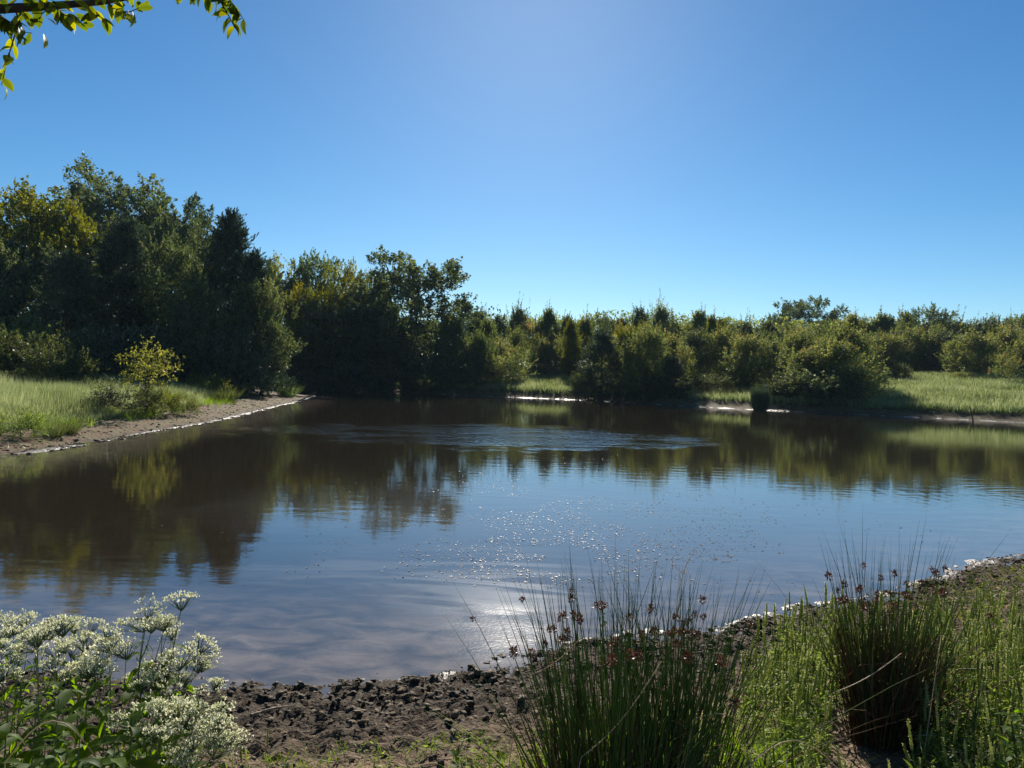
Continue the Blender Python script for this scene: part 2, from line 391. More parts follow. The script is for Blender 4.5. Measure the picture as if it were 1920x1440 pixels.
me = mesh_np('ground', np.stack([X, Y, Z], -1).reshape(-1, 3), Qg, None,
             {'shore': Dm.ravel(), 'nearness': (1 - sstep(9, 16, Y)).ravel()}, (M_GROUND,), None, True)
GROUND = obj('ground', me, kind='structure')

# water -------------------------------------------------------------
def water_material():
    m, nt = newmat('muddy_pond_water'); lk = nt.links.new
    geo = N(nt, 'ShaderNodeNewGeometry')
    pos = geo.outputs['Position']
    sep = N(nt, 'ShaderNodeSeparateXYZ'); lk(pos, sep.inputs[0])
    def mth(op, a, b=None, c=None, clamp=False):
        x = N(nt, 'ShaderNodeMath', operation=op); x.use_clamp = clamp
        for i, v in enumerate((a, b, c)):
            if v is None: continue
            if isinstance(v, (int, float)): x.inputs[i].default_value = v
            else: lk(v, x.inputs[i])
        return x.outputs[0]
    def mr(src, a, b, c=0.0, d=1.0):
        x = N(nt, 'ShaderNodeMapRange', interpolation_type='SMOOTHSTEP'); lk(src, x.inputs['Value'])
        x.inputs['From Min'].default_value = a; x.inputs['From Max'].default_value = b; x.inputs['To Min'].default_value = c; x.inputs['To Max'].default_value = d
        return x.outputs[0]
    def noise(scale, detail=2, vec=None, dist=0.0, rough=0.5):
        n = N(nt, 'ShaderNodeTexNoise'); n.inputs['Scale'].default_value = scale; n.inputs['Detail'].default_value = detail
        n.inputs['Distortion'].default_value = dist; n.inputs['Roughness'].default_value = rough
        lk(vec or pos, n.inputs['Vector']); return n.outputs[0]
    def mapped(sx, sy, rot=0.0):
        q = N(nt, 'ShaderNodeMapping'); q.inputs['Scale'].default_value = (sx, sy, 1); q.inputs['Rotation'].default_value = (0, 0, rot)
        lk(pos, q.inputs['Vector']); return q.outputs[0]
    def ell(cx, cy, rx, ry, inner=0.55, wob=0.5, ws=0.5):
        dx = mth('DIVIDE', mth('SUBTRACT', sep.outputs[0], cx), rx); dy = mth('DIVIDE', mth('SUBTRACT', sep.outputs[1], cy), ry)
        r = mth('SQRT', mth('ADD', mth('MULTIPLY', dx, dx), mth('MULTIPLY', dy, dy)))
        r = mth('ADD', r, mth('MULTIPLY', mth('SUBTRACT', noise(ws, 3), 0.5), wob))
        return mr(r, inner, 1.0, 1.0, 0.0)
    # masks fixed to places on the pond
    breeze = ell(-1.4, 27.0, 10.0, 6.0, 0.45, 1.1, 0.55)
    rag = noise(1.0, 4, mapped(0.22, 0.55, 0.1), 0.8, 0.6)
    breeze = mth('MULTIPLY', breeze, mr(rag, 0.34, 0.54, 0.3, 1.0))
    drift = ell(2.2, 10.5, 6.0, 4.2, 0.3, 0.6, 0.4)
    film = ell(-0.5, 7.8, 3.2, 2.0, 0.1, 0.8, 0.6)
    # slow swirls in the film
    sw = N(nt, 'ShaderNodeTexNoise'); sw.inputs['Scale'].default_value = 0.9; sw.inputs['Detail'].default_value = 5; sw.inputs['Distortion'].default_value = 1.6; sw.inputs['Roughness'].default_value = 0.55
    lk(mapped(0.4, 2.2, 0.25), sw.inputs['Vector'])
    swirl = mr(sw.outputs[0], 0.42, 0.60)
    filmm = mth('MULTIPLY', film, mth('MULTIPLY_ADD', swirl, 0.85, 0.15), None, True)
    # ripples
    fine = noise(1.0, 3.0, mapped(6.5, 3.4), 0.5, 0.5)
    long_ = noise(2.2, 2, mapped(0.6, 1.6))
    small = noise(30.0, 2)
    dx = mth('SUBTRACT', sep.outputs[0], 10.5); dy = mth('SUBTRACT', sep.outputs[1], 15.0)
    rr = mth('SQRT', mth('ADD', mth('MULTIPLY', dx, dx), mth('MULTIPLY', dy, dy)))
    rings = mth('MULTIPLY', mth('SINE', mth('MULTIPLY', rr, 19.0)), mr(rr, 1.0, 6.5, 0.00025, 0.0))
    h = mth('MULTIPLY', long_, 0.0022)
    h = mth('ADD', h, mth('MULTIPLY', fine, mth('MULTIPLY_ADD', breeze, 0.030, 0.0004)))
    glit = ell(-0.1, 6.35, 1.5, 1.0, 0.2, 0.8, 1.5)
    h = mth('ADD', h, mth('MULTIPLY', small, mth('MULTIPLY_ADD', glit, 0.0011, 0.00018)))
    h = mth('ADD', h, rings)
    b = N(nt, 'ShaderNodeBump'); b.inputs['Strength'].default_value = 1.0; b.inputs['Distance'].default_value = 1.0; lk(h, b.inputs['Height'])
    # colour: brown silt, paler over the shallows with blotches of bottom mud
    sh = N(nt, 'ShaderNodeAttribute', attribute_name='shore')
    blot = noise(2.4, 6, mapped(1, 1.7), 0.6, 0.62)
    deep = ramp(nt, [(0.3, (0.019, 0.0145, 0.009)), (0.7, (0.027, 0.020, 0.012))]); lk(blot, deep.inputs[0])
    shal = ramp(nt, [(0.35, (0.055, 0.048, 0.038)), (0.5, (0.115, 0.093, 0.070)), (0.65, (0.19, 0.15, 0.11))]); lk(blot, shal.inputs[0])
    mx = N(nt, 'ShaderNodeMix', data_type='RGBA'); lk(mr(sh.outputs['Fac'], -2.8, -0.2), mx.inputs['Factor'])
    A = [q for q in mx.inputs if q.type == 'RGBA']; lk(deep.outputs[0], A[0]); lk(shal.outputs[0], A[1])
    col = [q for q in mx.outputs if q.type == 'RGBA'][0]
    mf = N(nt, 'ShaderNodeMix', data_type='RGBA'); lk(mth('MULTIPLY', filmm, 0.5), mf.inputs['Factor'])
    A = [q for q in mf.inputs if q.type == 'RGBA']; lk(col, A[0]); A[1].default_value = (0.20, 0.19, 0.16, 1)
    colf = [q for q in mf.outputs if q.type == 'RGBA'][0]
    md = N(nt, 'ShaderNodeMix', data_type='RGBA'); lk(mth('MULTIPLY', ell(3.0, 11.5, 8.5, 6.0, 0.25, 0.6, 0.4), 0.55), md.inputs['Factor'])  # mid-pond pollen scum grey, also standing in for brighter sky reflection
    A = [q for q in md.inputs if q.type == 'RGBA']; lk(colf, A[0]); A[1].default_value = (0.13, 0.13, 0.125, 1)
    colf = [q for q in md.outputs if q.type == 'RGBA'][0]
    p = N(nt, 'ShaderNodeBsdfPrincipled'); p.inputs['IOR'].default_value = 1.62
    lk(colf, p.inputs['Base Color'])
    lk(mth('ADD', mth('MULTIPLY_ADD', glit, 0.05, 0.035), mth('MULTIPLY', filmm, 0.065)), p.inputs['Roughness'])
    lk(b.outputs[0], p.inputs['Normal'])
    out = N(nt, 'ShaderNodeOutputMaterial'); lk(p.outputs[0], out.inputs[0])
    return m
wx = np.linspace(-75, 75, 220); wy = np.linspace(2.5, 90, 220)
WX, WY = np.meshgrid(wx, wy); WD = shore(WX, WY)
nx, ny = len(wx), len(wy)
ii = (np.arange(ny - 1)[:, None] * nx + np.arange(nx - 1)[None, :]).ravel()
Qw = np.stack([ii, ii + 1, ii + nx + 1, ii + nx], -1)
keep = (WD.ravel()[Qw].min(1) < 0.9)
me = mesh_np('pond_water', np.stack([WX, WY, np.zeros_like(WX)], -1).reshape(-1, 3), Qw[keep], None, {'shore': WD.ravel()}, (water_material(),), None, True)
obj('pond_water', me, kind='structure')

# ------------------------------------------------------------------ trees
def crown_tree(seed, H, Rw, clear=0.2, form='round', tips=120, shoots=9, leaves=16, shoot_len=0.8, leaf=0.17, spread=0.10,
               up=0.5, aspect=0.55, lean=0.0, gap=0.0, limb_n=9, trunk_r=0.18, stems=1, twig_frac=0.25):
    """returns (wood Geo, leaf Geo) for a tree of height H and crown radius Rw standing at the origin"""
    g = np.random.default_rng(seed)
    wood, lf = Geo(), Geo()
    # crown tips inside the envelope
    T = []
    ph = g.uniform(0, 6.28, 6)
    while len(T) < tips:
        if form == 'cone':
            zn = g.uniform(0, 1) ** 1.25
            a = g.uniform(0, 6.283)
            rad = Rw * ((1 - zn) ** 0.75 * (0.82 + 0.3 * math.sin(3 * a + ph[0] + 5 * zn) * 0.5 + 0.16 * math.sin(9 * zn * 3 + ph[1]))) * g.uniform(0.35, 1) ** 0.5
            z = H * (clear + (1 - clear) * zn)
            T.append((rad * math.cos(a), rad * math.sin(a), z * 0.985))
        elif form == 'upright':
            zn = g.uniform(0, 1) ** 0.85; a = g.uniform(0, 6.283)
            rad = Rw * math.sin(math.pi * min(0.97, zn * 0.93 + 0.06) ** 0.62) ** 0.8 * (0.8 + 0.35 * math.sin(2 * a + ph[0] + 4 * zn)) * g.uniform(0, 1) ** 0.5
            T.append((rad * math.cos(a), rad * math.sin(a), H * (clear + (0.9 - clear) * zn)))
        else:
            v = g.normal(size=3); v /= np.linalg.norm(v)
            a = math.atan2(v[1], v[0])
            m = 1 + 0.16 * math.sin(3 * a + ph[0]) * (1 - abs(v[2])) + 0.13 * math.sin(4 * v[2] * 2 + ph[1]) + 0.12 * math.sin(5 * a + ph[2] + 3 * v[2])
            r = m * (0.35 + 0.65 * math.sqrt(g.uniform(0, 1)))
            c = (clear + 1) / 2
            z = H * (c + v[2] * r * (1 - clear) / 2 * 0.94)
            if z > H * 0.985 or z < H * clear * 0.7: continue
            wd = 1.0 if form != 'bush' else 1.0 + 0.25 * (1 - z / H)
            T.append((v[0] * r * Rw * wd * 0.92, v[1] * r * Rw * wd * 0.92, z))
    T = np.array(T)
    T[:, 0] += lean * T[:, 2]
    if gap > 0:                                   # leave a few openings in the crown
        for k in range(4):
            c = T[g.integers(len(T))]
            T = T[np.linalg.norm(T - c, axis=1) > gap * Rw * g.uniform(0.5, 1)]
    # trunk(s)
    bases = [np.array([0, 0, 0.0])] if stems == 1 else [np.array([g.normal() * 0.15, g.normal() * 0.15, 0]) for _ in range(stems)]
    tpaths = []
    for b in bases:
        n = 7; t = np.linspace(0, 1, n)
        top = np.array([lean * H * 0.8 + g.normal() * Rw * (0.08 if stems == 1 else 0.4), g.normal() * Rw * (0.08 if stems == 1 else 0.4), H * (0.97 if form == 'cone' else 0.72)])
        P = b + (top - b) * t[:, None] + np.concatenate([g.normal(size=(n, 2)) * 0.03 * H * np.sin(t * 3.14)[:, None] * (0.3 if form == 'cone' else 1), np.zeros((n, 1))], 1)
        P[0, 2] = -0.35
        rr = trunk_r * (1 - 0.85 * t) ** 1.1 / math.sqrt(stems); rr[0] *= 1.35
        V, Q = tubes(P, rr, 7); wood.add(V, Q); tpaths.append(P)
    # limbs: main ones from the trunk, then from each main limb to its tips
    mains = T[g.choice(len(T), min(limb_n, len(T)), replace=False)] if form != 'cone' else T[:: max(1, len(T) // 40)]
    lp, lr = [], []
    mpaths = []
    for mtip in mains:
        P0 = tpaths[g.integers(len(tpaths))]
        hz = mtip[2] * g.uniform(0.45, 0.75) if form != 'cone' else mtip[2] * 0.96 - 0.1
        ts = np.clip(hz / (P0[-1, 2]), 0.12, 0.95) * (len(P0) - 1); i = int(ts); f = ts - i
        s = P0[i] * (1 - f) + P0[min(i + 1, len(P0) - 1)] * f
        t = np.linspace(0, 1, 6)[:, None]
        P = s + (mtip - s) * t
        P[:, 2] += (np.sin(t[:, 0] * 3.14) * -0.12 * np.linalg.norm(mtip - s)) * (1 if form != 'cone' else 0.4)
        P[1:-1] += g.normal(size=(4, 3)) * 0.04 * np.linalg.norm(mtip - s)
        lp.append(P); lr.append(trunk_r * 0.45 * (1 - 0.82 * t[:, 0]) * (1 if form != 'cone' else 0.4)); mpaths.append(P)
    V, Q = tubes(np.array(lp), np.array(lr), 5); wood.add(V, Q)
    if form != 'cone':
        allp = np.array(mpaths)[:, 1:5].reshape(-1, 3)
        sp, sr = [], []
        for tip in T:
            cand = allp[(allp[:, 2] < tip[2] + 0.3)]
            if not len(cand): cand = allp
            s = cand[np.argmin(np.linalg.norm(cand - tip, axis=1))]
            t = np.linspace(0, 1, 4)[:, None]
            P = s + (tip - s) * t; P[1:3] += g.normal(size=(2, 3)) * 0.06 * np.linalg.norm(tip - s)
            sp.append(P); sr.append(trunk_r * 0.16 * (1 - 0.7 * t[:, 0]))
        V, Q = tubes(np.array(sp), np.array(sr), 3); wood.add(V, Q)
    # shoots and leaves
    nT = len(T); S = nT * shoots
    tip = np.repeat(T, shoots, 0)
    lead = np.zeros(S, bool)
    if form == 'upright':                          # slender leaders that stand above the crown
        hi = np.where(tip[:, 2] > H * 0.55)[0]; lead[g.choice(hi, max(6, len(hi) // 14), replace=False)] = True
    ctr = np.array([lean * H * 0.6, 0, H * (clear + 0.35 * (1 - clear))])
    outw = tip - ctr
    if form == 'cone': outw[:, 2] = 0
    outw = norm(outw)
    d = norm(outw * 0.7 + g.normal(size=(S, 3)) * 0.55 + np.array([0, 0, up]))
    L = shoot_len * g.uniform(0.45, 1.25, S)
    if lead.any(): d[lead] = norm(g.normal(size=(lead.sum(), 3)) * 0.16 + [0, 0, 1]); L[lead] *= 2.0
    st = tip + g.normal(size=(S, 3)) * shoot_len * 0.33
    if twig_frac > 0:
        sel = (g.random(S) < twig_frac) | lead
        P = st[sel][:, None, :] + d[sel][:, None, :] * L[sel][:, None, None] * np.array([0, 0.5, 1.05])[None, :, None]
        V, Q = tubes(P, np.tile(np.array([0.012, 0.008, 0.003]), (sel.sum(), 1)), 3); wood.add(V, Q)
    tt = np.repeat(g.uniform(-0.4, 0.45, nT), shoots) + g.normal(size=S) * 0.1
    K = S * leaves
    u = g.uniform(0, 1, K); si = np.repeat(np.arange(S), leaves)
    C = st[si] + d[si] * (L[si] * u)[:, None] + g.normal(size=(K, 3)) * (spread * (1.15 - u))[:, None]
    ax = d[si] * (0.5 if form != 'cone' else 1.6) + g.normal(size=(K, 3)) * 0.7 + np.array([0, 0, -0.15 if form != 'cone' else 0.4])
    nn = g.normal(size=(K, 3)) + np.array([0, 0, 0.9])
    sz = leaf * g.uniform(0.6, 1.3, K)
    C[:, 2] = np.maximum(C[:, 2], 0.06)
    V, Q = leaf_quads(C, ax, nn, sz, sz * aspect)
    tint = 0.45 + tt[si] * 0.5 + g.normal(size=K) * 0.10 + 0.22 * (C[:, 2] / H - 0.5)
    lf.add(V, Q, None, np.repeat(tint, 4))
    return wood, lf

PROTO = {}
def proto(key, mat, **kw):
    w, l = crown_tree(**kw)
    C = np.concatenate(l.V); fz = kw['H'] / np.percentile(C[:, 2], 99.96 if kw.get('form') != 'upright' else 99.6); fr = kw['Rw'] / np.percentile(np.hypot(C[:, 0], C[:, 1]), 96)
    for q in (w, l): q.V = [v * [fr, fr, fz] for v in q.V]
    PROTO[key] = (w.mesh(key + '_wood', M_BARK), l, kw['H'], kw['Rw'], key, {})
    PROTO[key][5][mat.name] = l.mesh(key + '_crown', mat)
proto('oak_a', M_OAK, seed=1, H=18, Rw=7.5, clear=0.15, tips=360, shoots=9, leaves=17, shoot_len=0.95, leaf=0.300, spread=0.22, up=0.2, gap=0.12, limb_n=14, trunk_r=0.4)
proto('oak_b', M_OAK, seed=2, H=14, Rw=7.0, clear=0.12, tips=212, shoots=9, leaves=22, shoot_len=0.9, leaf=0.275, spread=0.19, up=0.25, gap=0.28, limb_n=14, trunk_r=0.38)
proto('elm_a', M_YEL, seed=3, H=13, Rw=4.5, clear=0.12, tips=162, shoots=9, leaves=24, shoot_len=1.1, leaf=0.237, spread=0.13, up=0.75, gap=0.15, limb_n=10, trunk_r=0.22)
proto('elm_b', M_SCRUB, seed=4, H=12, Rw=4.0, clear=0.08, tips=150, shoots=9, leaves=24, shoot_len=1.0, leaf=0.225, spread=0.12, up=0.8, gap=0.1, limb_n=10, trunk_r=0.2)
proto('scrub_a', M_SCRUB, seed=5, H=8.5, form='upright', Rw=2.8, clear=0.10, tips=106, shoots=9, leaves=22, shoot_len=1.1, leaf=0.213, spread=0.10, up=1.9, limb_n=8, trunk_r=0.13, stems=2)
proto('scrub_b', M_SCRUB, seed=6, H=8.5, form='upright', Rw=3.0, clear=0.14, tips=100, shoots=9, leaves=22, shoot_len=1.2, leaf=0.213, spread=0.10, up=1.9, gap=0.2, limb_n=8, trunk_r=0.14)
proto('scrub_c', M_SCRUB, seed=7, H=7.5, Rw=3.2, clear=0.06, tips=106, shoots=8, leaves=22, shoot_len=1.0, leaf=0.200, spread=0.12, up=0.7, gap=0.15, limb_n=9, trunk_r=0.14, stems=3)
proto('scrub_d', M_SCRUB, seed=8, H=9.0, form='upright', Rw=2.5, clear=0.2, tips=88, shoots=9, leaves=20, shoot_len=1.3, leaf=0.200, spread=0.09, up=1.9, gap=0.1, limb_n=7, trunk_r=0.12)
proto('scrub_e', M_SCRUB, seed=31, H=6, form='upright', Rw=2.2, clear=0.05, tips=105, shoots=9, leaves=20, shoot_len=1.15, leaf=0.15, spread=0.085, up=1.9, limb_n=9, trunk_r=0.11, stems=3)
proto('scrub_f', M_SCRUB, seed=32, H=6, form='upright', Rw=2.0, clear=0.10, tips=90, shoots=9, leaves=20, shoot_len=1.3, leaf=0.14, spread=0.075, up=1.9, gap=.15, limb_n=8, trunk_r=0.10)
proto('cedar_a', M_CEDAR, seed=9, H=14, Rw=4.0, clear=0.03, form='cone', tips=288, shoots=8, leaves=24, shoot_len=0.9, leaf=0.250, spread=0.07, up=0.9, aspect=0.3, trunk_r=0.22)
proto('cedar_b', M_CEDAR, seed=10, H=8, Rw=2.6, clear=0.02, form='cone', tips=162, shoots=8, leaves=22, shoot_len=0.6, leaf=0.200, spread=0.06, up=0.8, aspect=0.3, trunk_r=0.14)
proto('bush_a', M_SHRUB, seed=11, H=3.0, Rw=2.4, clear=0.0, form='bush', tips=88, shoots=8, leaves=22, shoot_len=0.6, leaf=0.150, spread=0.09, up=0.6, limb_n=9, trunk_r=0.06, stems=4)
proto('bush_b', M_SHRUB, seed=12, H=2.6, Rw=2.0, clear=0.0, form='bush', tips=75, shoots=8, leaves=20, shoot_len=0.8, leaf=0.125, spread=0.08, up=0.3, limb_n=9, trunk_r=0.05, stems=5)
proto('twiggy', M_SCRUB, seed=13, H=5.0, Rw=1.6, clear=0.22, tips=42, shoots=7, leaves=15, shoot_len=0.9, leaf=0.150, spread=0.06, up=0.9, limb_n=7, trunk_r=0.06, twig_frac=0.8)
trng = np.random.default_rng(77)
def tree(key, px, wpx, top, D, label, mat=None, name='tree', cat='tree', group=None, sink=0.0, rot=None, wood_name='trunk'):
    p = PROTO[key]
    t = at_y(px, top, D)
    x = t[0]; zb = gz(x, D) - sink
    H = max(t[2] - zb, 0.4)
    rad = wpx / 2 / F * D
    sxy = rad / p[3]; sz = H / p[2]
    e = obj(name, None, loc=(x, D, zb), label=label, cat=cat, group=group)
    e.empty_display_size = 0.3
    e.rotation_euler = (0, 0, trng.uniform(0, 6.28) if rot is None else rot)
    e.scale = (sxy, sxy, sz)
    obj(wood_name, p[0], parent=e)
    c = obj('crown', next(iter(p[5].values())), parent=e)
    if mat: c.material_slots[0].link = 'OBJECT'; c.material_slots[0].material = mat
    return e

# left wood
tree('oak_a', 205, 330, 308, 78, 'tall dark oak whose rounded crown is the highest point of the left wood', name='oak_tree')
tree('oak_b', 315, 220, 366, 74, 'dark oak sloping down behind the right side of the highest oak', name='oak_tree')
tree('elm_a', 45, 230, 336, 58, 'yellow-green broad tree at the left edge of the photo', M_YEL, name='elm_tree')
tree('elm_b', 150, 150, 372, 60, 'yellow-green tree in front of the tallest oak', M_YEL, name='elm_tree')
tree('elm_b', 10, 190, 430, 52, 'olive tree at the far left in front of the yellow-green tree', M_OAK, name='elm_tree')
tree('cedar_a', 235, 200, 405, 54, 'broad dark cedar below the tallest oak', name='cedar_tree')
tree('cedar_a', 130, 190, 470, 50, 'low dark cedar behind the left meadow shrubs', name='cedar_tree')
tree('elm_a', 320, 150, 440, 53, 'green tree with pale leaf clumps between two dark cedars', M_OAK, name='elm_tree')
tree('oak_b', 392, 150, 405, 66, 'olive oak crown showing just left of the pointed cedar', M_OAK, name='oak_tree')
tree('cedar_a', 432, 170, 390, 55, 'tall cedar with a pointed spire against the sky', name='cedar_tree', rot=1.0)
tree('cedar_a', 478, 140, 468, 54, 'cedar at the right end of the left wood, leaning over the point', name='cedar_tree')
tree('elm_b', 365, 130, 520, 49, 'shaded green tree under the pointed cedar', M_OAK, name='elm_tree')
tree('elm_b', 490, 125, 520, 52, 'grey-green rounded tree overhanging the tip of the left bank', M_OAK, name='small_tree', sink=0.3)
tree('scrub_c', 440, 130, 600, 50, 'dark low tree standing behind the yellow-topped weeds', M_CEDAR, name='small_tree', sink=0.3)
# shade belt under the left wood
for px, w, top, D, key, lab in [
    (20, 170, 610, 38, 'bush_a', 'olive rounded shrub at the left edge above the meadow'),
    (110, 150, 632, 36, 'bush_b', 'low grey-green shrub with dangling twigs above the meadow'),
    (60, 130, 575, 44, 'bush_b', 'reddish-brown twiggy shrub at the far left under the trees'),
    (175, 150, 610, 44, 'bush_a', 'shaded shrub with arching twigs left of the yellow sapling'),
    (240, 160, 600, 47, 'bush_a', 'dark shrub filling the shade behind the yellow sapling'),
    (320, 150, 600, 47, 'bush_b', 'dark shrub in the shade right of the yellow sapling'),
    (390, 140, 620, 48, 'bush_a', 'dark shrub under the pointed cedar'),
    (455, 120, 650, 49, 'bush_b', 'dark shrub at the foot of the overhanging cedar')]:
    tree(key, px, w, top, D, lab, M_CEDAR if 'dark' in lab or 'shaded' in lab else (M_SCRUB if 'reddish' in lab else M_SHRUB), name='shrub', cat='shrub', sink=0.1, wood_name='stem')  # shrubs in the shade take darker leaves, shade put into the colour
for px, w, top, D, key, lab in [(-70, 220, 350, 60, 'elm_a', 'yellow-green tree just outside the left edge'), (-190, 260, 380, 58, 'oak_b', 'dark oak outside the left edge'), (-330, 260, 360, 60, 'elm_b', 'olive tree well outside the left edge'),
                               (-120, 260, 560, 44, 'bush_a', 'dark shrub just outside the left edge'), (-300, 300, 560, 46, 'bush_b', 'dark shrub well outside the left edge'), (-470, 280, 380, 60, 'oak_a', 'large dark oak farthest outside the left edge')]:
    tree(key, px, w, top, D, lab, M_YEL if 'yellow' in lab else M_OAK, name='shrub' if 'shrub' in lab else 'elm_tree' if 'elm' in key else 'oak_tree', cat='shrub' if 'shrub' in lab else 'tree', sink=.1)
# middle wood round the cove
tree('elm_b', 520, 130, 478, 88, 'green tree rising behind the cedar at the cove', M_SCRUB, name='elm_tree')
tree('elm_a', 595, 150, 468, 92, 'feathery green tree, highest of the wood behind the cove', M_SCRUB, name='elm_tree')
tree('elm_a', 650, 130, 488, 86, 'yellow-green tree left of the open-crowned oak', M_YEL, name='elm_tree')
tree('elm_b', 572, 110, 530, 80, 'yellow-green tree in front of the feathery tree', M_YEL, name='elm_tree')
tree('elm_b', 700, 100, 505, 84, 'olive tree touching the left side of the open-crowned oak', M_SCRUB, name='elm_tree')
tree('oak_b', 772, 250, 474, 82, 'broad oak with gaps of sky in its crown beside the far shore', name='oak_tree', rot=0.6)
tree('oak_b', 640, 190, 560, 80, 'dark oak filling the shade above the cove', name='oak_tree')
tree('oak_b', 885, 50, 588, 110, 'distant dark tree just right of the open-crowned oak', name='oak_tree')
tree('elm_a', 720, 150, 570, 79, 'dark tree standing under the left side of the open-crowned oak', M_OAK, name='elm_tree')
tree('scrub_a', 850, 110, 590, 79, 'olive tree under the right edge of the open-crowned oak', M_OAK, name='small_tree')
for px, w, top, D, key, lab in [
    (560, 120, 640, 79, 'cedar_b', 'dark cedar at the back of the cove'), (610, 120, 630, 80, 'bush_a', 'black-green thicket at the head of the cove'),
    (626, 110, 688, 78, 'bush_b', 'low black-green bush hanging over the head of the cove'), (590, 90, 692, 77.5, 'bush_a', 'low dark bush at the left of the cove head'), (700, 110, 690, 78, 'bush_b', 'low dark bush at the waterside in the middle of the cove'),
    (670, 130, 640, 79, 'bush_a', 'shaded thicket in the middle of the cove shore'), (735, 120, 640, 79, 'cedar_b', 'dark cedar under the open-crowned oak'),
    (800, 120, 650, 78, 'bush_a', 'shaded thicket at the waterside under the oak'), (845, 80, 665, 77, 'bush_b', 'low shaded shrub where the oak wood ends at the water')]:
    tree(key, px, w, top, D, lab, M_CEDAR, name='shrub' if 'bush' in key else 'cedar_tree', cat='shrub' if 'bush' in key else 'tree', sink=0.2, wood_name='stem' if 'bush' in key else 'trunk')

# back row of the far treeline, left to right
back_labels = ['back-row tree just right of the open-crowned oak, next to the distant dark tree',
  'back-row tree above the yellowish thin waterside tree',
  'tall pointed back-row tree above the small brownish tree with bare lower branches',
  'back-row tree above the left end of the clearing',
  'short back-row tree above the middle of the clearing',
  'back-row tree above the grey-green tree behind the clearing',
  'back-row tree above the right end of the clearing',
  'tall back-row tree straight above the dark waterside cedar',
  'back-row tree above the bright green tree by the waterside cedar',
  'back-row tree just left of the highest shoots in the middle treeline',
  'back-row tree with the highest shoots of the middle treeline, above the low dark cedar',
  'back-row tree just right of the highest shoots in the middle treeline',
  'back-row tree above the grassy bank of the middle far shore',
  'back-row tree half way between the highest shoots and the dark tussock',
  'back-row tree slightly left of the dark tussock',
  'back-row tree under the small dark crown beside the spreading oak',
  'back-row tree under the left side of the dark spreading oak',
  'back-row tree under the right side of the dark spreading oak',
  'back-row tree above the upper right of the waterside thicket',
  'back-row tree above the left end of the right-hand meadow',
  'back-row tree just left of the tall bushy dark tree at the right',
  'back-row tree just right of the tall bushy dark tree at the right',
  'back-row tree beside the dark rounded crown near the right edge',
  'back-row tree above the slim meadow sapling',
  'back-row tree at the right edge of the photo',
  'back-row tree cut off beyond the right edge of the photo']
back = [(895, 70, 598), (935, 70, 604), (972, 60, 580), (1005, 64, 600), (1030, 54, 585), (1064, 66, 597), (1098, 62, 592), (1128, 60, 578), (1165, 64, 596),
        (1200, 66, 590), (1240, 70, 577), (1280, 62, 600), (1310, 64, 590), (1352, 72, 603), (1395, 70, 600), (1440, 84, 604), (1480, 80, 602), (1560, 90, 608),
        (1610, 80, 598), (1660, 90, 600), (1700, 84, 594), (1790, 90, 600), (1835, 84, 594), (1880, 90, 592), (1925, 90, 590), (1975, 90, 600)]
keys = ['scrub_a', 'scrub_b', 'scrub_d', 'scrub_c', 'elm_b']
for i, (px, w, top) in enumerate(back):
    tree(keys[i % 4] if w < 80 else keys[(i + 1) % 5], px, w * 1.2, top - 14 + (i * 53 % 17), 92 + (i * 37 % 13), back_labels[i],
         [M_OAK, M_SCRUB, M_SCRUB, M_SHRUB, M_YEL, M_SCRUB, M_OAK][i * 3 % 7], name='scrub_tree', group='scrubby trees of the far back row')
tree('oak_b', 1518, 150, 556, 135, 'dark spreading oak rising above the far treeline against the sky', name='oak_tree')
tree('oak_b', 1465, 70, 584, 132, 'small dark crown just left of the spreading oak above the treeline', name='oak_tree')
tree('elm_a', 1745, 115, 570, 100, 'bushy dark green tree, tallest at the right of the far treeline', M_OAK, name='elm_tree')
tree('scrub_c', 1850, 70, 588, 98, 'dark rounded crown between the tall bushy tree and the right edge', M_OAK, name='small_tree')
for i in range(20):
    px = 905 + i * 53 + trng.uniform(-14, 14)
    tree(['scrub_d', 'scrub_f', 'twiggy', 'scrub_a', 'scrub_f'][i % 5], px, 52 + trng.uniform(-6, 14), 604 + trng.uniform(-14, 22), 84 + trng.uniform(-3, 6), 'slender upright tree filling the middle depth of the far treeline',
         [M_SCRUB, M_YEL, M_SCRUB, M_OAK, M_SHRUB][(i * 2) % 5], name='slender_tree', group='slender trees in the middle depth of the far treeline')
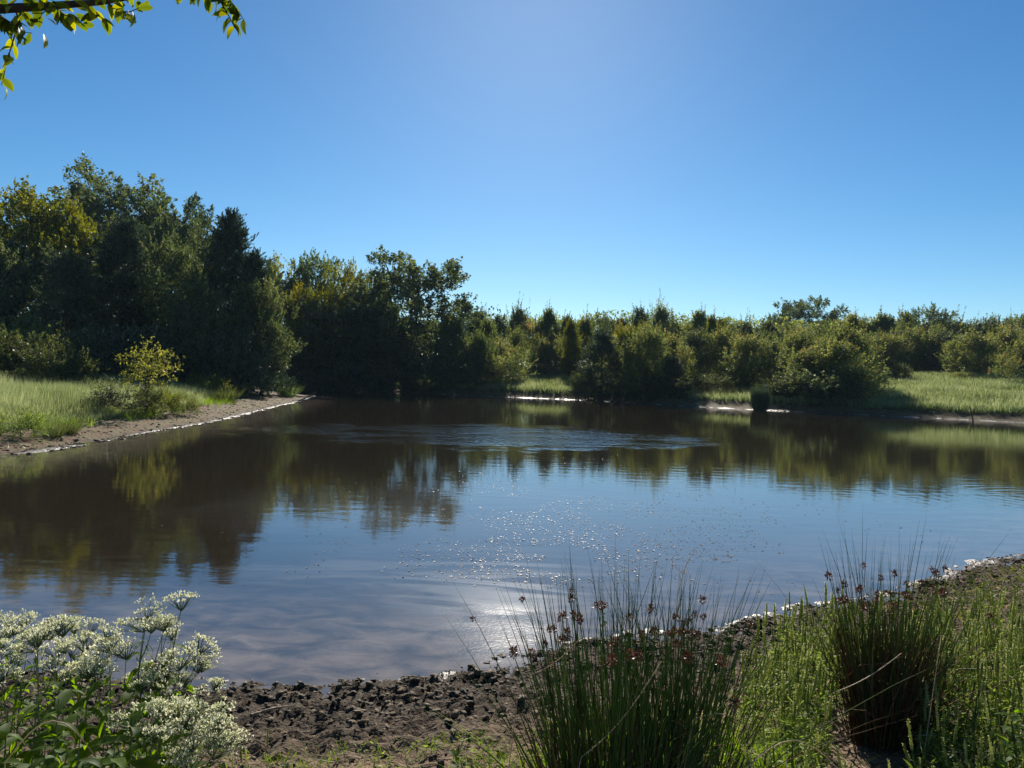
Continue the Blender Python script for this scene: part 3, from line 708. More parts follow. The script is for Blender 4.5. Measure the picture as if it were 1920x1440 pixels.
# front and middle rows
front = [
    (900, 80, 625, 76, 'scrub_e', M_SCRUB, 'yellowish thin tree at the waterside just right of the oak'),
    (940, 80, 640, 80, 'scrub_f', M_SCRUB, 'olive tree behind the small waterside tree with bare lower branches'),
    (962, 66, 652, 73, 'twiggy', M_SCRUB, 'small brownish tree with bare lower branches at the left edge of the clearing'),
    (1022, 66, 640, 88, 'scrub_e', M_SCRUB, 'grey-green rounded tree at the back of the small clearing'),
    (1068, 70, 630, 88, 'scrub_f', M_SCRUB, 'brownish tree at the back right of the small clearing'),
    (1130, 100, 625, 68, 'cedar_b', M_CEDAR, 'dark cedar at the waterside right of the clearing'),
    (1175, 90, 615, 71, 'scrub_e', M_YEL, 'bright green tree right of the waterside cedar'),
    (1215, 100, 612, 67, 'scrub_f', M_SCRUB, 'golden-olive tree with a forked trunk by the far water'),
    (1255, 90, 632, 70, 'scrub_e', M_SCRUB, 'golden tree behind the low dark waterside cedar'),
    (1262, 70, 672, 64, 'cedar_b', M_CEDAR, 'low dark cedar at the far water edge'),
    (1310, 90, 620, 76, 'scrub_f', M_OAK, 'dark green tree above the grassy bank in the middle of the far shore'),
    (1355, 90, 618, 74, 'scrub_e', M_SCRUB, 'olive tree left of the black stump, behind the bank grass'),
    (1410, 110, 630, 68, 'scrub_f', M_SCRUB, 'olive tree standing straight behind the dark tussock'),
    (1450, 90, 640, 70, 'scrub_e', M_OAK, 'dense tree right behind the dark tussock'),
    (1500, 110, 622, 66, 'scrub_f', M_SCRUB, 'upright olive tree behind the big waterside thicket'),
    (1590, 130, 612, 64, 'scrub_e', M_SCRUB, 'upper right tree of the waterside thicket'),
    (1660, 110, 628, 84, 'scrub_f', M_SCRUB, 'brownish-olive tree at the left end of the right-hand meadow'),
    (1715, 110, 620, 86, 'scrub_e', M_SCRUB, 'olive tree behind the tiny bush on the right-hand meadow'),
    (1770, 110, 625, 84, 'scrub_f', M_OAK, 'dark green tree at the back of the right-hand meadow'),
    (1830, 120, 628, 76, 'scrub_e', M_SCRUB, 'broad brownish-olive tree reaching forward onto the right-hand meadow'),
    (1890, 100, 615, 80, 'scrub_f', M_SCRUB, 'olive tree near the right edge behind the meadow sapling'),
    (1940, 110, 625, 76, 'scrub_e', M_SCRUB, 'olive tree cut off by the right edge of the photo'),
    (1885, 46, 662, 66, 'twiggy', M_SCRUB, 'slim sapling with bare trunk on the right-hand meadow'),
    (1690, 40, 680, 72, 'bush_b', M_SHRUB, 'tiny bush at the top of the right-hand meadow'),
    (1652, 24, 700, 68, 'bush_b', M_SHRUB, 'tiny bush lower on the right-hand meadow'),
    (1805, 34, 700, 71, 'bush_a', M_SCRUB, 'small rounded bush at the upper edge of the right-hand meadow'),
    (1100, 60, 690, 68, 'bush_b', M_SHRUB, 'low spreading shrub at the waterside right of the clearing'),
    (1205, 90, 690, 65, 'bush_b', M_SHRUB, 'low shrub at the foot of the golden-olive forked tree'),
    (1515, 110, 655, 60, 'scrub_f', M_SCRUB, 'yellow-olive left part of the big waterside thicket'),
    (1572, 130, 640, 58, 'scrub_e', M_SCRUB, 'big waterside thicket tree with arching branches beside the right-hand meadow'),
    (1545, 150, 690, 57, 'bush_a', M_OAK, 'dark undergrowth at the foot of the big waterside thicket'),
    (1465, 90, 705, 60, 'bush_b', M_SHRUB, 'low bank shrub right of the dark tussock'),
    (1340, 90, 700, 66, 'bush_b', M_SHRUB, 'low shrub on the bank left of the dark tussock'),
]
for px, w, top, D, key, mat, lab in front:
    sm = 'bush' in key
    nm = 'shrub' if sm else ('cedar_tree' if 'cedar' in key else ('sapling' if key == 'twiggy' else 'scrub_tree'))
    tree(key, px, w * 1.15, top - 4, D, lab, mat, name=nm, cat='shrub' if sm else 'tree', sink=0.15 if sm else 0.0, wood_name='stem' if sm else 'trunk')

# ------------------------------------------------------------------ meadow grass (stuff)
def scatter(n, x0, x1, y0, y1, dmin, dmax, seed, cond=None, power=1.0):
    g = np.random.default_rng(seed)
    y = y0 + (y1 - y0) * g.random(n) ** power
    x = x0 + (x1 - x0) * g.random(n)
    d = shore(x, y)
    k = (d > dmin) & (d < dmax)
    if cond is not None: k &= cond(x, y, d)
    return x[k], y[k], d[k]
def grass_patch(name, x, y, h, w, seed, mat, label, lean=0.25, n=2, spikes=False, tint0=0.5):
    g = np.random.default_rng(seed)
    z, _ = terrain(x, y, False)
    B = np.stack([x, y, z - 0.02], -1)
    hh = h * g.uniform(0.55, 1.15, len(x))
    tip = B + np.stack([g.normal(size=len(x)) * lean * hh, g.normal(size=len(x)) * lean * hh, hh], -1)
    side = g.normal(size=(len(x), 3)); side[:, 2] = 0
    ge = Geo(); t = tint0 + g.normal(size=len(x)) * 0.16
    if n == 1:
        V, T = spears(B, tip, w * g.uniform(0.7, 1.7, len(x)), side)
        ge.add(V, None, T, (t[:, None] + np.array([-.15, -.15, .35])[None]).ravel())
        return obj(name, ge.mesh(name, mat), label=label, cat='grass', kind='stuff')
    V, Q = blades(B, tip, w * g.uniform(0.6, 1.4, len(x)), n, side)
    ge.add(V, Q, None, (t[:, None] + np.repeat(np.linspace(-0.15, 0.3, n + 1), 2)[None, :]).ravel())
    return obj(name, ge.mesh(name, mat), label=label, cat='grass', kind='stuff')
# left meadow
HX = lambda x, y, lim=0.74: np.abs(x) < y * lim + 2
x, y, d = scatter(680000, -52, -8, 14, 48, 2.5, 30, 5, lambda x, y, d: (x > -0.95 * y - 4) & (d + 1.2 * (fbm(x * .5, y * .5, 3) - 0.5) > 2.35 + 0.9 * sstep(30, 44, y)), 1.0)
hh = 0.26 + 0.74 * fbm(x * 0.7, y * 0.7, 61) * sstep(2.7, 4.5, d) + 0.10 * sstep(4, 10, d)
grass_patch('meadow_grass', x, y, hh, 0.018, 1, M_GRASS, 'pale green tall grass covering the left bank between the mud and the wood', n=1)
# lush green fringe on the left bank edge
x, y, d = scatter(60000, -30, -9, 14, 40, 1.9, 3.4, 6, lambda x, y, d: (x > -0.95 * y - 4) & (fbm(x * 0.6, y * 0.6, 8) > 0.47))
grass_patch('lush_grass', x, y, 0.22 + 0.2 * fbm(x, y, 3), 0.014, 2, M_GRASSB, 'fresh green low grass along the upper edge of the left mud strip', 0.5, n=1)
# far and right hand meadow
x, y, d = scatter(520000, -14, 62, 46, 100, 1.5, 34, 7, lambda x, y, d: (x < 0.70 * y + 2) & (d + 1.0 * (fbm(x * .4, y * .4, 13) - 0.5) > 1.7))
hh = 0.40 + 0.35 * fbm(x * 0.5, y * 0.5, 71)
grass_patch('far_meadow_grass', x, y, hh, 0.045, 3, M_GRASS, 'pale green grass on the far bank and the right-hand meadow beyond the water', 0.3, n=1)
# darker taller stalks scattered through both meadows, in drifts
x, y, d = scatter(60000, -45, -8, 14, 48, 3.0, 30, 105, lambda x, y, d: (x > -0.95 * y - 4) & (fbm(x * .45, y * .45, 83) > .52))
grass_patch('meadow_stalks', x, y, 0.62 + 0 * x, 0.02, 11, M_SHRUB, 'drifts of darker weed stalks standing in the left meadow grass', 0.25, n=1)
x, y, d = scatter(50000, 2, 62, 46, 90, 2.0, 30, 107, lambda x, y, d: (x < 0.70 * y + 2) & (fbm(x * .3, y * .3, 93) > .55))
grass_patch('meadow_stalks', x, y, 0.75 + 0 * x, 0.045, 12, M_SHRUB, 'drifts of darker weed stalks standing in the right-hand meadow', 0.3, n=1)
# thin growth on the far side of the left mud strip
x, y, d = scatter(16000, -26, -9, 15, 56, 0.8, 3.6, 9, lambda x, y, d: (x > -0.7 * y - 3) & (fbm(x * 0.9, y * 0.9, 18) > 0.5))
grass_patch('mud_strip_weeds', x, y, 0.06 + 0.05 * fbm(x, y, 3), 0.02, 4, M_GRASS, 'sparse low weeds on the brown mud strip of the left bank', 0.9, n=1)


# ------------------------------------------------------------------ distant woodland behind the treelines (one mass)
g = np.random.default_rng(5)
def mass(name, path, n, hmin, hmax, thick, leaf, mat, label, seed):
    g = np.random.default_rng(seed)
    path = np.array(path, float)
    t = g.uniform(0, len(path) - 1.001, n); i = t.astype(int); f = (t - i)[:, None]
    P = path[i] * (1 - f) + path[i + 1] * f
    P = P + g.uniform(-thick, thick, (n, 2))
    z0, _ = terrain(P[:, 0], P[:, 1], False)
    top = hmin + (hmax - hmin) * fbm(P[:, 0] * 0.35, P[:, 1] * 0.35, seed)
    C = np.stack([P[:, 0], P[:, 1], z0 + top * g.random(n) ** 0.8], -1)
    V, Q = leaf_quads(C, g.normal(size=(n, 3)), g.normal(size=(n, 3)) + [0, 0, .8], leaf * g.uniform(.6, 1.3, n), leaf * .6 * g.uniform(.6, 1.3, n))
    ge = Geo(); ge.add(V, Q, None, np.repeat(0.4 + 0.15 * g.normal(size=n), 4))
    return obj(name, ge.mesh(name, mat), label=label, cat='woodland', kind='stuff')
mass('distant_woodland', [(-5, 118), (20, 112), (45, 112), (75, 100), (95, 92)], 30000, 6.0, 9.0, 8, 0.5, M_SCRUB, 'mass of woodland seen through gaps behind the far treeline', 31)
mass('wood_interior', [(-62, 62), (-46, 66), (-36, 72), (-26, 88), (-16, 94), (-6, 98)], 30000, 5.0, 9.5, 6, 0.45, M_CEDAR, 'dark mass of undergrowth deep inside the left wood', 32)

# ------------------------------------------------------------------ left bank plants
def rush_clump(name, x, y, h, r, n_green, n_dead, heads, seed, label, lean=0.28, rad=0.0029, zoff=0.0, group=None, dead_h=0.62, headmesh=None):
    g = np.random.default_rng(seed)
    e = obj(name, None, loc=(x, y, gz(x, y) + zoff), label=label, cat='rush', group=group)
    e.empty_display_size = 0.2
    def stems(n, hh, lean, rad, jit=0.0, bent=0.0):
        a = g.uniform(0, 6.283, n); q = np.sqrt(g.random(n))
        B = np.stack([np.cos(a) * q * r, np.sin(a) * q * r, np.full(n, -0.03)], -1)
        H = hh * g.uniform(0.45, 1.0, n) ** 0.7
        H *= np.where(g.random(n) < 0.15, 1.12, 1.0)
        out = np.stack([np.cos(a) * q, np.sin(a) * q, np.zeros(n)], -1) * lean + g.normal(size=(n, 3)) * [0.09, 0.09, 0]
        wild = g.random(n) < 0.09
        out[wild] *= 2.6
        t = np.linspace(0, 1, 6)
        P = B[:, None, :] + (out * H[:, None])[:, None, :] * (t ** 1.35)[None, :, None]
        P[..., 2] += H[:, None] * (t[None, :] - 0.10 * (np.linalg.norm(out, axis=1) * 1.5)[:, None] * t[None, :] ** 2)
        P[:, 1:5, :2] += g.normal(size=(n, 1, 2)) * jit * np.sin(t[1:5] * 3.14)[None, :, None]
        if bent > 0:
            bd = g.random(n) < bent
            dv = g.normal(size=(n, 3)); dv[:, 2] = -0.4
            P[bd, 4:] += dv[bd][:, None, :] * np.array([0.05, 0.16])[None, :, None] * hh
        R_ = rad * g.uniform(0.7, 1.25, n)[:, None] * np.array([1, 1, .95, .8, .5, .08])[None, :]
        return P, R_
    P, R_ = stems(n_green, h, lean, rad, 0.012)
    V, Q = tubes(P, R_, 3); ge = Geo(); ge.add(V, Q, None, np.repeat(0.45 + 0.2 * g.normal(size=n_green), 18))
    obj('green_stems', ge.mesh('rush_green', M_RUSH), parent=e, kind='stuff')
    if n_dead:
        P2, R2 = stems(n_dead, h * dead_h, lean * 1.3, rad * 1.05, 0.03, 0.3)
        V, Q = tubes(P2, R2, 3); ge = Geo(); ge.add(V, Q, None, np.repeat(0.45 + 0.22 * g.normal(size=n_dead), 18))
        obj('dead_stems', ge.mesh('rush_dead', M_RUSHD), parent=e, kind='stuff')
    for k in range(heads):
        i = g.integers(n_green)
        while P[i, -1, 2] < h * 0.8: i = g.integers(n_green)
        f = g.uniform(3.6, 4.3); j = int(f); q = P[i, j] * (1 - (f - j)) + P[i, j + 1] * (f - j)
        o = obj('seed_head', HEADS[k % len(HEADS)], parent=e, loc=tuple(q + g.normal(size=3) * 0.004))
        o.rotation_euler = tuple(g.uniform(-0.6, 0.6, 2)) + (g.uniform(0, 6.28),)
        sc_ = g.uniform(0.75, 1.35); o.scale = (sc_, sc_, sc_ * g.uniform(0.9, 1.2))
    return e
HEADS = []
for sd_ in range(3):
    g = np.random.default_rng(100 + sd_); n = 60
    v = norm(g.normal(size=(n, 3)) + [0.3, 0, 0.3]); C = v * (0.006 + 0.011 * g.random(n))[:, None] * [1, 1, 1.2] + [0.008, 0, 0]
    V, Q = leaf_quads(C, v, g.normal(size=(n, 3)), 0.011 * g.uniform(.6, 1.3, n), 0.005 * g.uniform(.7, 1.3, n))
    ge = Geo(); ge.add(V, Q, None, np.repeat(g.uniform(0.1, 0.9, n), 4))
    HEADS.append(ge.mesh('rush_head', M_HEAD))

def tuft(name, px, py_base, D, h, r, n, mat, label, lean=0.5, w=0.02, cat='grass', seed=1, group=None, tint=0.45):
    g = np.random.default_rng(seed)
    b = at_y(px, py_base, D); x = b[0]; z = gz(x, D)
    a = g.uniform(0, 6.283, n); q = np.sqrt(g.random(n))
    B = np.stack([np.cos(a) * q * r, np.sin(a) * q * r, np.full(n, -0.03)], -1)
    hh = h * g.uniform(0.5, 1, n)
    tip = B + np.stack([np.cos(a) * q * lean * hh, np.sin(a) * q * lean * hh, hh], -1) + g.normal(size=(n, 3)) * 0.06 * h
    V, Q = blades(B, tip, w * g.uniform(.6, 1.3, n), 4)
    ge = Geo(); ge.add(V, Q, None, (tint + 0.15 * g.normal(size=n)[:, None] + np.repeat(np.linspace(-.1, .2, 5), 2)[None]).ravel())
    return obj(name, ge.mesh(name, mat), loc=(x, D, z), label=label, cat=cat, group=group)
proto('yellow_sapling', M_SAPY, seed=21, H=3.0, Rw=1.15, clear=0.42, tips=34, shoots=6, leaves=9, shoot_len=0.45, leaf=0.115, spread=0.05, up=0.2, aspect=0.42, limb_n=7, trunk_r=0.035, twig_frac=0.5)
tree('yellow_sapling', 275, 128, 628, 28.5, 'yellow-leaved sapling lit by the sun on the left bank', M_SAPY, name='sapling')
proto('bramble', M_SHRUB, seed=22, H=1.5, Rw=1.2, clear=0.0, form='bush', tips=60, shoots=8, leaves=13, shoot_len=0.45, leaf=0.07, spread=0.06, up=0.3, limb_n=8, trunk_r=0.02, stems=4, twig_frac=0.5)
tree('bramble', 235, 135, 705, 28.0, 'dark tangled shrub around the foot of the yellow sapling', M_SHRUB, name='shrub', cat='shrub', wood_name='stem')
tree('bramble', 300, 90, 712, 29.2, 'grey-green shrub with yellow sprigs just right of the yellow sapling', M_YEL, name='shrub', cat='shrub', wood_name='stem')
tree('bramble', 345, 60, 738, 30.5, 'low shrub with a few yellow leaves beside fresh green grass', M_YEL, name='shrub', cat='shrub', wood_name='stem')
tree('bramble', 372, 52, 696, 44, 'left of two yellow-green topped weeds in front of the dark cedars', M_YEL, name='weed_clump', cat='weed', wood_name='stem')
tree('bramble', 405, 62, 700, 43, 'right and wider of two yellow-green topped weeds in front of the dark cedars', M_YEL, name='weed_clump', cat='weed', wood_name='stem')
tree('bramble', 440, 70, 712, 46, 'grey-green weed clump between the yellow-topped weeds and the bank tip', M_SHRUB, name='weed_clump', cat='weed', wood_name='stem')
tree('bramble', 30, 110, 758, 19.8, 'light green broad-leaved shrub at the left edge above the mud', M_WEED, name='shrub', cat='shrub', wood_name='stem')
for px, py, D, h, r, lab in [(100, 800, 20.6, 0.5, 0.18, 'small rush tuft at the top of the mud beside the light green shrub'),
                             (128, 790, 21.6, 0.55, 0.2, 'grey-green rush tuft between the small tuft and the dark tangled shrub'),
                             (420, 745, 41, 0.9, 0.5, 'grey-green tuft on the bank below the yellow-topped weeds'),
                             (537, 742, 54, 1.0, 0.5, 'spiky rush tuft on the tip of the left bank')]:
    tuft('rush_tuft', px, py, D, h, r, 260, M_SHRUB if D < 50 else M_RUSH, lab, 1.0, 0.012 if D < 30 else 0.035, 'rush', seed=int(px))
# grass blades and a dark tussock on the far bank
tuft('tussock', 1425, 765, 56.0, 1.8, 0.42, 1800, M_CEDAR, 'dark upright tussock standing alone at the far water edge', 0.12, 0.04, 'tussock', 3)
# sticks
def stick(name, pts, r, mat, label, cat='stick'):
    P = np.array(pts, float); t = np.linspace(0, 1, len(P))
    V, Q = tubes(P, r * (1 - 0.6 * t), 6); ge = Geo(); ge.add(V, Q, None, 0.5)
    return obj(name, ge.mesh(name, mat), label=label, cat=cat)
a = at_y(1826, 800, 47.6); stick('stick', [(a[0], 47.6, -0.2), (a[0] - .12, 47.6, .25), (a[0] - .3, 47.5, .75)], 0.05, M_BARK, 'dark stick poking out of the far right shallows')
a = on_z(560, 752, 0.05); stick('driftwood', [a, a + [.4, .5, .25], a + [.9, .9, .55]], 0.05, M_BARK, 'bare dead branch lying at the tip of the left bank')

# ------------------------------------------------------------------ near bank: clods of mud
def ico(sub):
    import bmesh
    bm = bmesh.new(); bmesh.ops.create_icosphere(bm, subdivisions=sub, radius=1.0)
    V = np.array([v.co[:] for v in bm.verts]); T = np.array([[v.index for v in f.verts] for f in bm.faces]); bm.free(); return V, T
I1V, I1T = ico(1); I2V, I2T = ico(2)
def lump(V, g, amp=0.34):
    w = np.zeros(len(V))
    for k in range(5):
        d = norm(g.normal(size=3)); w += np.cos(V @ d * g.uniform(2, 8) + g.uniform(0, 6)) * amp * .62
    return V * (1 + w + g.normal(size=len(V)) * 0.20)[:, None] * [g.uniform(1, 1.3), g.uniform(.7, 1), g.uniform(.45, .7)]
g = np.random.default_rng(9)
CL = []
for k in range(8):
    ge = Geo(); ge.add(lump(I2V, g), None, I2T); CL.append(ge.mesh('clod', M_CLOD, False))
def near_ok(x, y, d): return (np.abs(x) < y * 0.72 + .3) & (y > 2.6)
x, y, d = scatter(160000, -6, 8.5, 2.7, 13, -0.10, 2.9, 12, near_ok, 1.3)
pr = np.exp(-np.maximum(d, 0) / 0.9) * (0.35 + fbm(x * 2.2, y * 2.2, 4)) * np.where(d < 0, 0.35, 1)
k = g.random(len(x)) < pr * 1.1; x, y, d = x[k], y[k], d[k]
z, _ = terrain(x, y)
siz = 0.005 + 0.021 * g.random(len(x)) ** 4.5 * (0.4 + fbm(x * 2.5, y * 2.5, 14))
siz *= np.where(d > 1.2, 0.7, 1)
order = np.argsort(-siz / np.hypot(x, y)); big = order[:300]; rest = order[300:15000]
for i in big:
    o = obj('clod', CL[g.integers(8)], parent=GROUND, loc=(x[i], y[i], z[i] + siz[i] * .15))
    o.rotation_euler = (g.uniform(-.5, .5), g.uniform(-.5, .5), g.uniform(0, 6.28)); o.scale = (siz[i],) * 3
ge = Geo()
for i in rest:
    V = lump(I1V, g) @ np.array(Matrix.Rotation(g.uniform(0, 6.28), 3, 'Z')).T * siz[i] + [x[i], y[i], z[i] + siz[i] * .15]
    ge.add(V, None, I1T)
xx, yy, dd_ = scatter(30000, -30, -8, 14.5, 50, -0.05, 3.2, 13, lambda x, y, d: (x > -.7 * y - 2) & (x < -8), 1.3)
k_ = g.random(len(xx)) < .35 + .6 * (dd_ < .4); xx, yy = xx[k_][:2400], yy[k_][:2400]; zz, _ = terrain(xx, yy)
for q_ in range(len(xx)):
    sz_ = g.uniform(.015, .06) * (.6 + .4 * g.random())
    ge.add(lump(I1V, g) * sz_ + [xx[q_], yy[q_], zz[q_]], None, I1T)
obj('small_clods', ge.mesh('small_clods', M_CLOD), parent=GROUND, kind='stuff')

# ------------------------------------------------------------------ white-flowering boneset
def leaf_mesh(name, L, W, mat, droop=0.35, fold=0.25, n=6, tint=0.5, wav=0.0):
    t = np.linspace(0, 1, n + 1)
    w = W * 0.5 * np.sin(np.clip(t * 0.94 + 0.03, 0, 1) ** 0.75 * math.pi) ** 0.9
    cx = t * L * (1 - 0.15 * t); cz = 0.22 * L * t - droop * L * t ** 2
    V = []
    for i in range(n + 1):
        V += [(cx[i], -w[i], cz[i] + fold * w[i] + wav * math.sin(i * 2)), (cx[i], 0, cz[i]), (cx[i], w[i], cz[i] + fold * w[i] - wav * math.sin(i * 2.3))]
    Q = []
    for i in range(n):
        a = i * 3; Q += [(a, a + 1, a + 4, a + 3), (a + 1, a + 2, a + 5, a + 4)]
    tn = np.tile([tint + .06, tint - 0.15, tint + .06], n + 1)
    ge = Geo(); ge.add(V, Q, None, tn); return ge.mesh(name, mat, True)
BL = [leaf_mesh('boneset_leaf', 0.10, 0.028, M_BLEAF, .35), leaf_mesh('boneset_leaf', 0.085, 0.022, M_BLEAF, .6), leaf_mesh('boneset_leaf', 0.115, 0.034, M_BLEAF, .2, wav=.002)]
def corymb(seed, rad, n=22):
    g = np.random.default_rng(seed); ge = Geo()
    a = g.uniform(0, 6.283, n); q = np.sqrt(g.random(n)) * rad
    top = np.stack([np.cos(a) * q, np.sin(a) * q, rad * 0.75 - 0.35 * q ** 2 / rad + g.normal(size=n) * rad * 0.07], -1)
    root = np.tile([0, 0, -0.01], (n, 1)); mid = top * [0.5, 0.5, 0.35]
    P = np.stack([root, mid, top], 1); V, Q = tubes(P, np.tile([0.0014, 0.001, 0.0006], (n, 1)), 3); ge.add(V, Q, None, 0.25)
    pe = ge.mesh('corymb_stalks', M_BSTEM)
    gf = Geo(); m = 6                              # florets in small brushes
    C = np.repeat(top, m, 0) + g.normal(size=(n * m, 3)) * [0.006, 0.006, 0.0025]
    K = len(C); ax = norm(g.normal(size=(K, 3)) * 0.55 + [0, 0, 1])
    for r in range(3):
        V, Q = leaf_quads(C + ax * 0.002 * r, ax + g.normal(size=(K, 3)) * .35, g.normal(size=(K, 3)), g.uniform(.005, .0085, K), g.uniform(.0028, .0045, K))
        gf.add(V, Q, None, np.repeat(g.uniform(.1, 1, K), 4))
    return pe, gf.mesh('corymb_florets', M_WHITE)
CO = [corymb(200 + k, r) for k, r in enumerate([0.048, 0.058, 0.036, 0.068])]
def boneset(tip, lean, seed, label, heads=9, spread=0.16, leaves=16, group=None, hvar=0.12, lsz=1.0):
    """tip: place of the highest flower head"""
    g = np.random.default_rng(seed)
    x0, y0 = tip[0] - lean[0], tip[1] - lean[1]; z0 = gz(x0, y0)
    e = obj('boneset_plant', None, loc=(x0, y0, z0), label=label, cat='wildflower', group=group); e.empty_display_size = .1
    top = np.array([lean[0], lean[1], tip[2] - z0]); H = top[2]
    t = np.linspace(0, 1, 8)[:, None]
    def stem(q): q = np.asarray(q)[..., None]; return top * np.concatenate([q ** 1.6, q ** 1.6, q], -1)
    P = stem(t[:, 0]); paths = [P * 1.0]; rr = [0.004 * (1 - .6 * t[:, 0])]
    hp = [np.array(P[-1])] if heads else []
    for k in range(heads - 1):
        f = g.uniform(0.55, 0.86); s = stem(f); a = g.uniform(0, 6.28); q = spread * g.uniform(0.35, 1)
        end = np.array([top[0] + math.cos(a) * q, top[1] + math.sin(a) * q, H - g.uniform(0.0, hvar) - q * 0.25])
        m = s * (1 - t) + end * t; m[:, :2] += (np.array([math.cos(a), math.sin(a)]) * 0.18 * q)[None] * np.sin(t * 3.14)
        paths.append(m); rr.append(0.0024 * (1 - .6 * t[:, 0])); hp.append(end)
    V, Q = tubes(np.array(paths), np.array(rr), 5); ge = Geo(); ge.add(V, Q, None, .5)
    obj('stem', ge.mesh('boneset_stem', M_BSTEM), parent=e)
    for k, q in enumerate(hp):
        pe, fl = CO[g.integers(4)]
        s_ = g.uniform(.8, 1.2)
        h = obj('flower_head', pe, parent=e, loc=tuple(q)); h.scale = (s_, s_, s_); h.rotation_euler = (g.normal() * .25, g.normal() * .25, g.uniform(0, 6.28))
        obj('florets', fl, parent=h)
    for k in range(leaves):
        f = 0.2 + (0.72 if heads else 0.8) * (k // 2) / (leaves / 2); a = (k % 2) * 3.14 + (k // 2) * 1.57 + g.normal() * .3
        o = obj('leaf', BL[g.integers(3)], parent=e, loc=tuple(stem(f))); s_ = g.uniform(.8, 1.25) * (1.15 - .5 * f) * lsz
        o.rotation_euler = (g.normal() * .25, g.uniform(-.3, .5), a); o.scale = (s_,) * 3
    for k in range(leaves // 2):                   # small leaves on the side branches
        m = paths[1 + k % (heads - 1)] if heads > 1 else paths[0]; q = m[g.integers(2, 6)]
        o = obj('leaf', BL[1], parent=e, loc=tuple(q)); s_ = g.uniform(.4, .7); o.rotation_euler = (g.normal() * .4, g.uniform(-.2, .8), g.uniform(0, 6.28)); o.scale = (s_,) * 3
    return e
bs = [(-20, 1165, 2.5, 'boneset plant with white flowers cut by the left edge of the photo'),
      (45, 1152, 2.75, 'white-flowered boneset nearest the left edge at the back of the bank'),
      (70, 1190, 2.35, 'low white-flowered boneset in front at the far left'),
      (110, 1165, 2.6, 'white-flowered boneset with a broad flat top left of the tall dark rush blades'),
      (165, 1170, 2.8, 'white-flowered boneset behind the broad flat-topped one'),
      (205, 1200, 2.45, 'white-flowered boneset at the right end of the dense flat flower mass'),
      (275, 1138, 2.55, 'boneset with separate white heads just left of the tallest one'),
      (340, 1122, 2.6, 'tallest boneset plant, standing clear against the water'),
      (335, 1235, 2.5, 'boneset with small white heads low beside the muddy edge')]
for k, (px, py, D, lab) in enumerate(bs):
    tall = k in (6, 7)
    boneset(at_y(px, py + 18, D), (0.05 * math.sin(k * 2.1) + (0.06 if tall else 0), 0.03), 300 + k, lab, heads=7 if not tall else 8, spread=0.12 if not tall else .08, leaves=30, hvar=0.07 if not tall else 0.22)
boneset(at_y(300, 1330, 2.15), (0.12, -0.05), 320, 'boneset leaning over with a white head low beside the dry rushes', heads=9, spread=.09, leaves=16, hvar=.05)
boneset(at_y(375, 1335, 2.2), (0.2, -0.02), 321, 'boneset bent to the right with a large drooping white flower mass', heads=16, spread=.10, leaves=14, hvar=.13)
for k, (px, py, D) in enumerate([(15, 1330, 2.0), (70, 1300, 2.2), (110, 1310, 2.05), (165, 1290, 2.3), (200, 1320, 2.15), (40, 1270, 2.4), (250, 1340, 2.05), (150, 1380, 1.95),
                                 (265, 1275, 2.45), (320, 1290, 2.4), (300, 1360, 2.1), (85, 1400, 1.9), (-10, 1390, 1.95), (215, 1400, 1.95), (345, 1400, 2.2), (125, 1260, 2.5)]):
    boneset(at_y(px, py, D), (0.03, 0), 340 + k, 'leafy green boneset shoot without flowers under the white flower mass', heads=0, leaves=40, lsz=1.25, group='leafy boneset shoots at the lower left')

# ------------------------------------------------------------------ rushes
def at_ground(px, py, zguess=.42):
    return on_z(px, py, zguess)
a = at_y(1165, 1440, 3.05)
rush_clump('rush_clump', a[0], 3.05, 1.13, 0.27, 350, 240, 40, 41, 'large green rush clump with brown seed heads in the bottom middle of the photo', lean=0.21)
a = at_y(1290, 1440, 3.25)
rush_clump('rush_clump', a[0], 3.25, 1.06, 0.15, 150, 50, 8, 42, 'narrower rush clump joined to the right side of the large one', lean=0.30)
a = at_y(1655, 1350, 3.9)
rush_clump('rush_clump', a[0], 3.9, 1.14, 0.145, 150, 480, 30, 43, 'rush clump with a brown dead base standing at the right', lean=0.19, dead_h=0.68)
a = at_y(1715, 1330, 4.1)
rush_clump('rush_clump', a[0], 4.1, 0.78, 0.12, 90, 40, 3, 44, 'thin green rushes on the right flank of the brown-based clump', lean=0.25)
a = at_y(30, 1440, 3.0)
rush_clump('rush_clump', a[0], 3.0, 0.95, 0.12, 16, 10, 2, 45, 'few long dark rush blades rising behind the white flowers', lean=0.9)
a = at_y(190, 1440, 2.45)
rush_clump('rush_clump', a[0], 2.45, 0.55, 0.10, 8, 170, 0, 46, 'reddish dry rush bundle between two boneset plants at the lower left', lean=0.5, dead_h=.9)

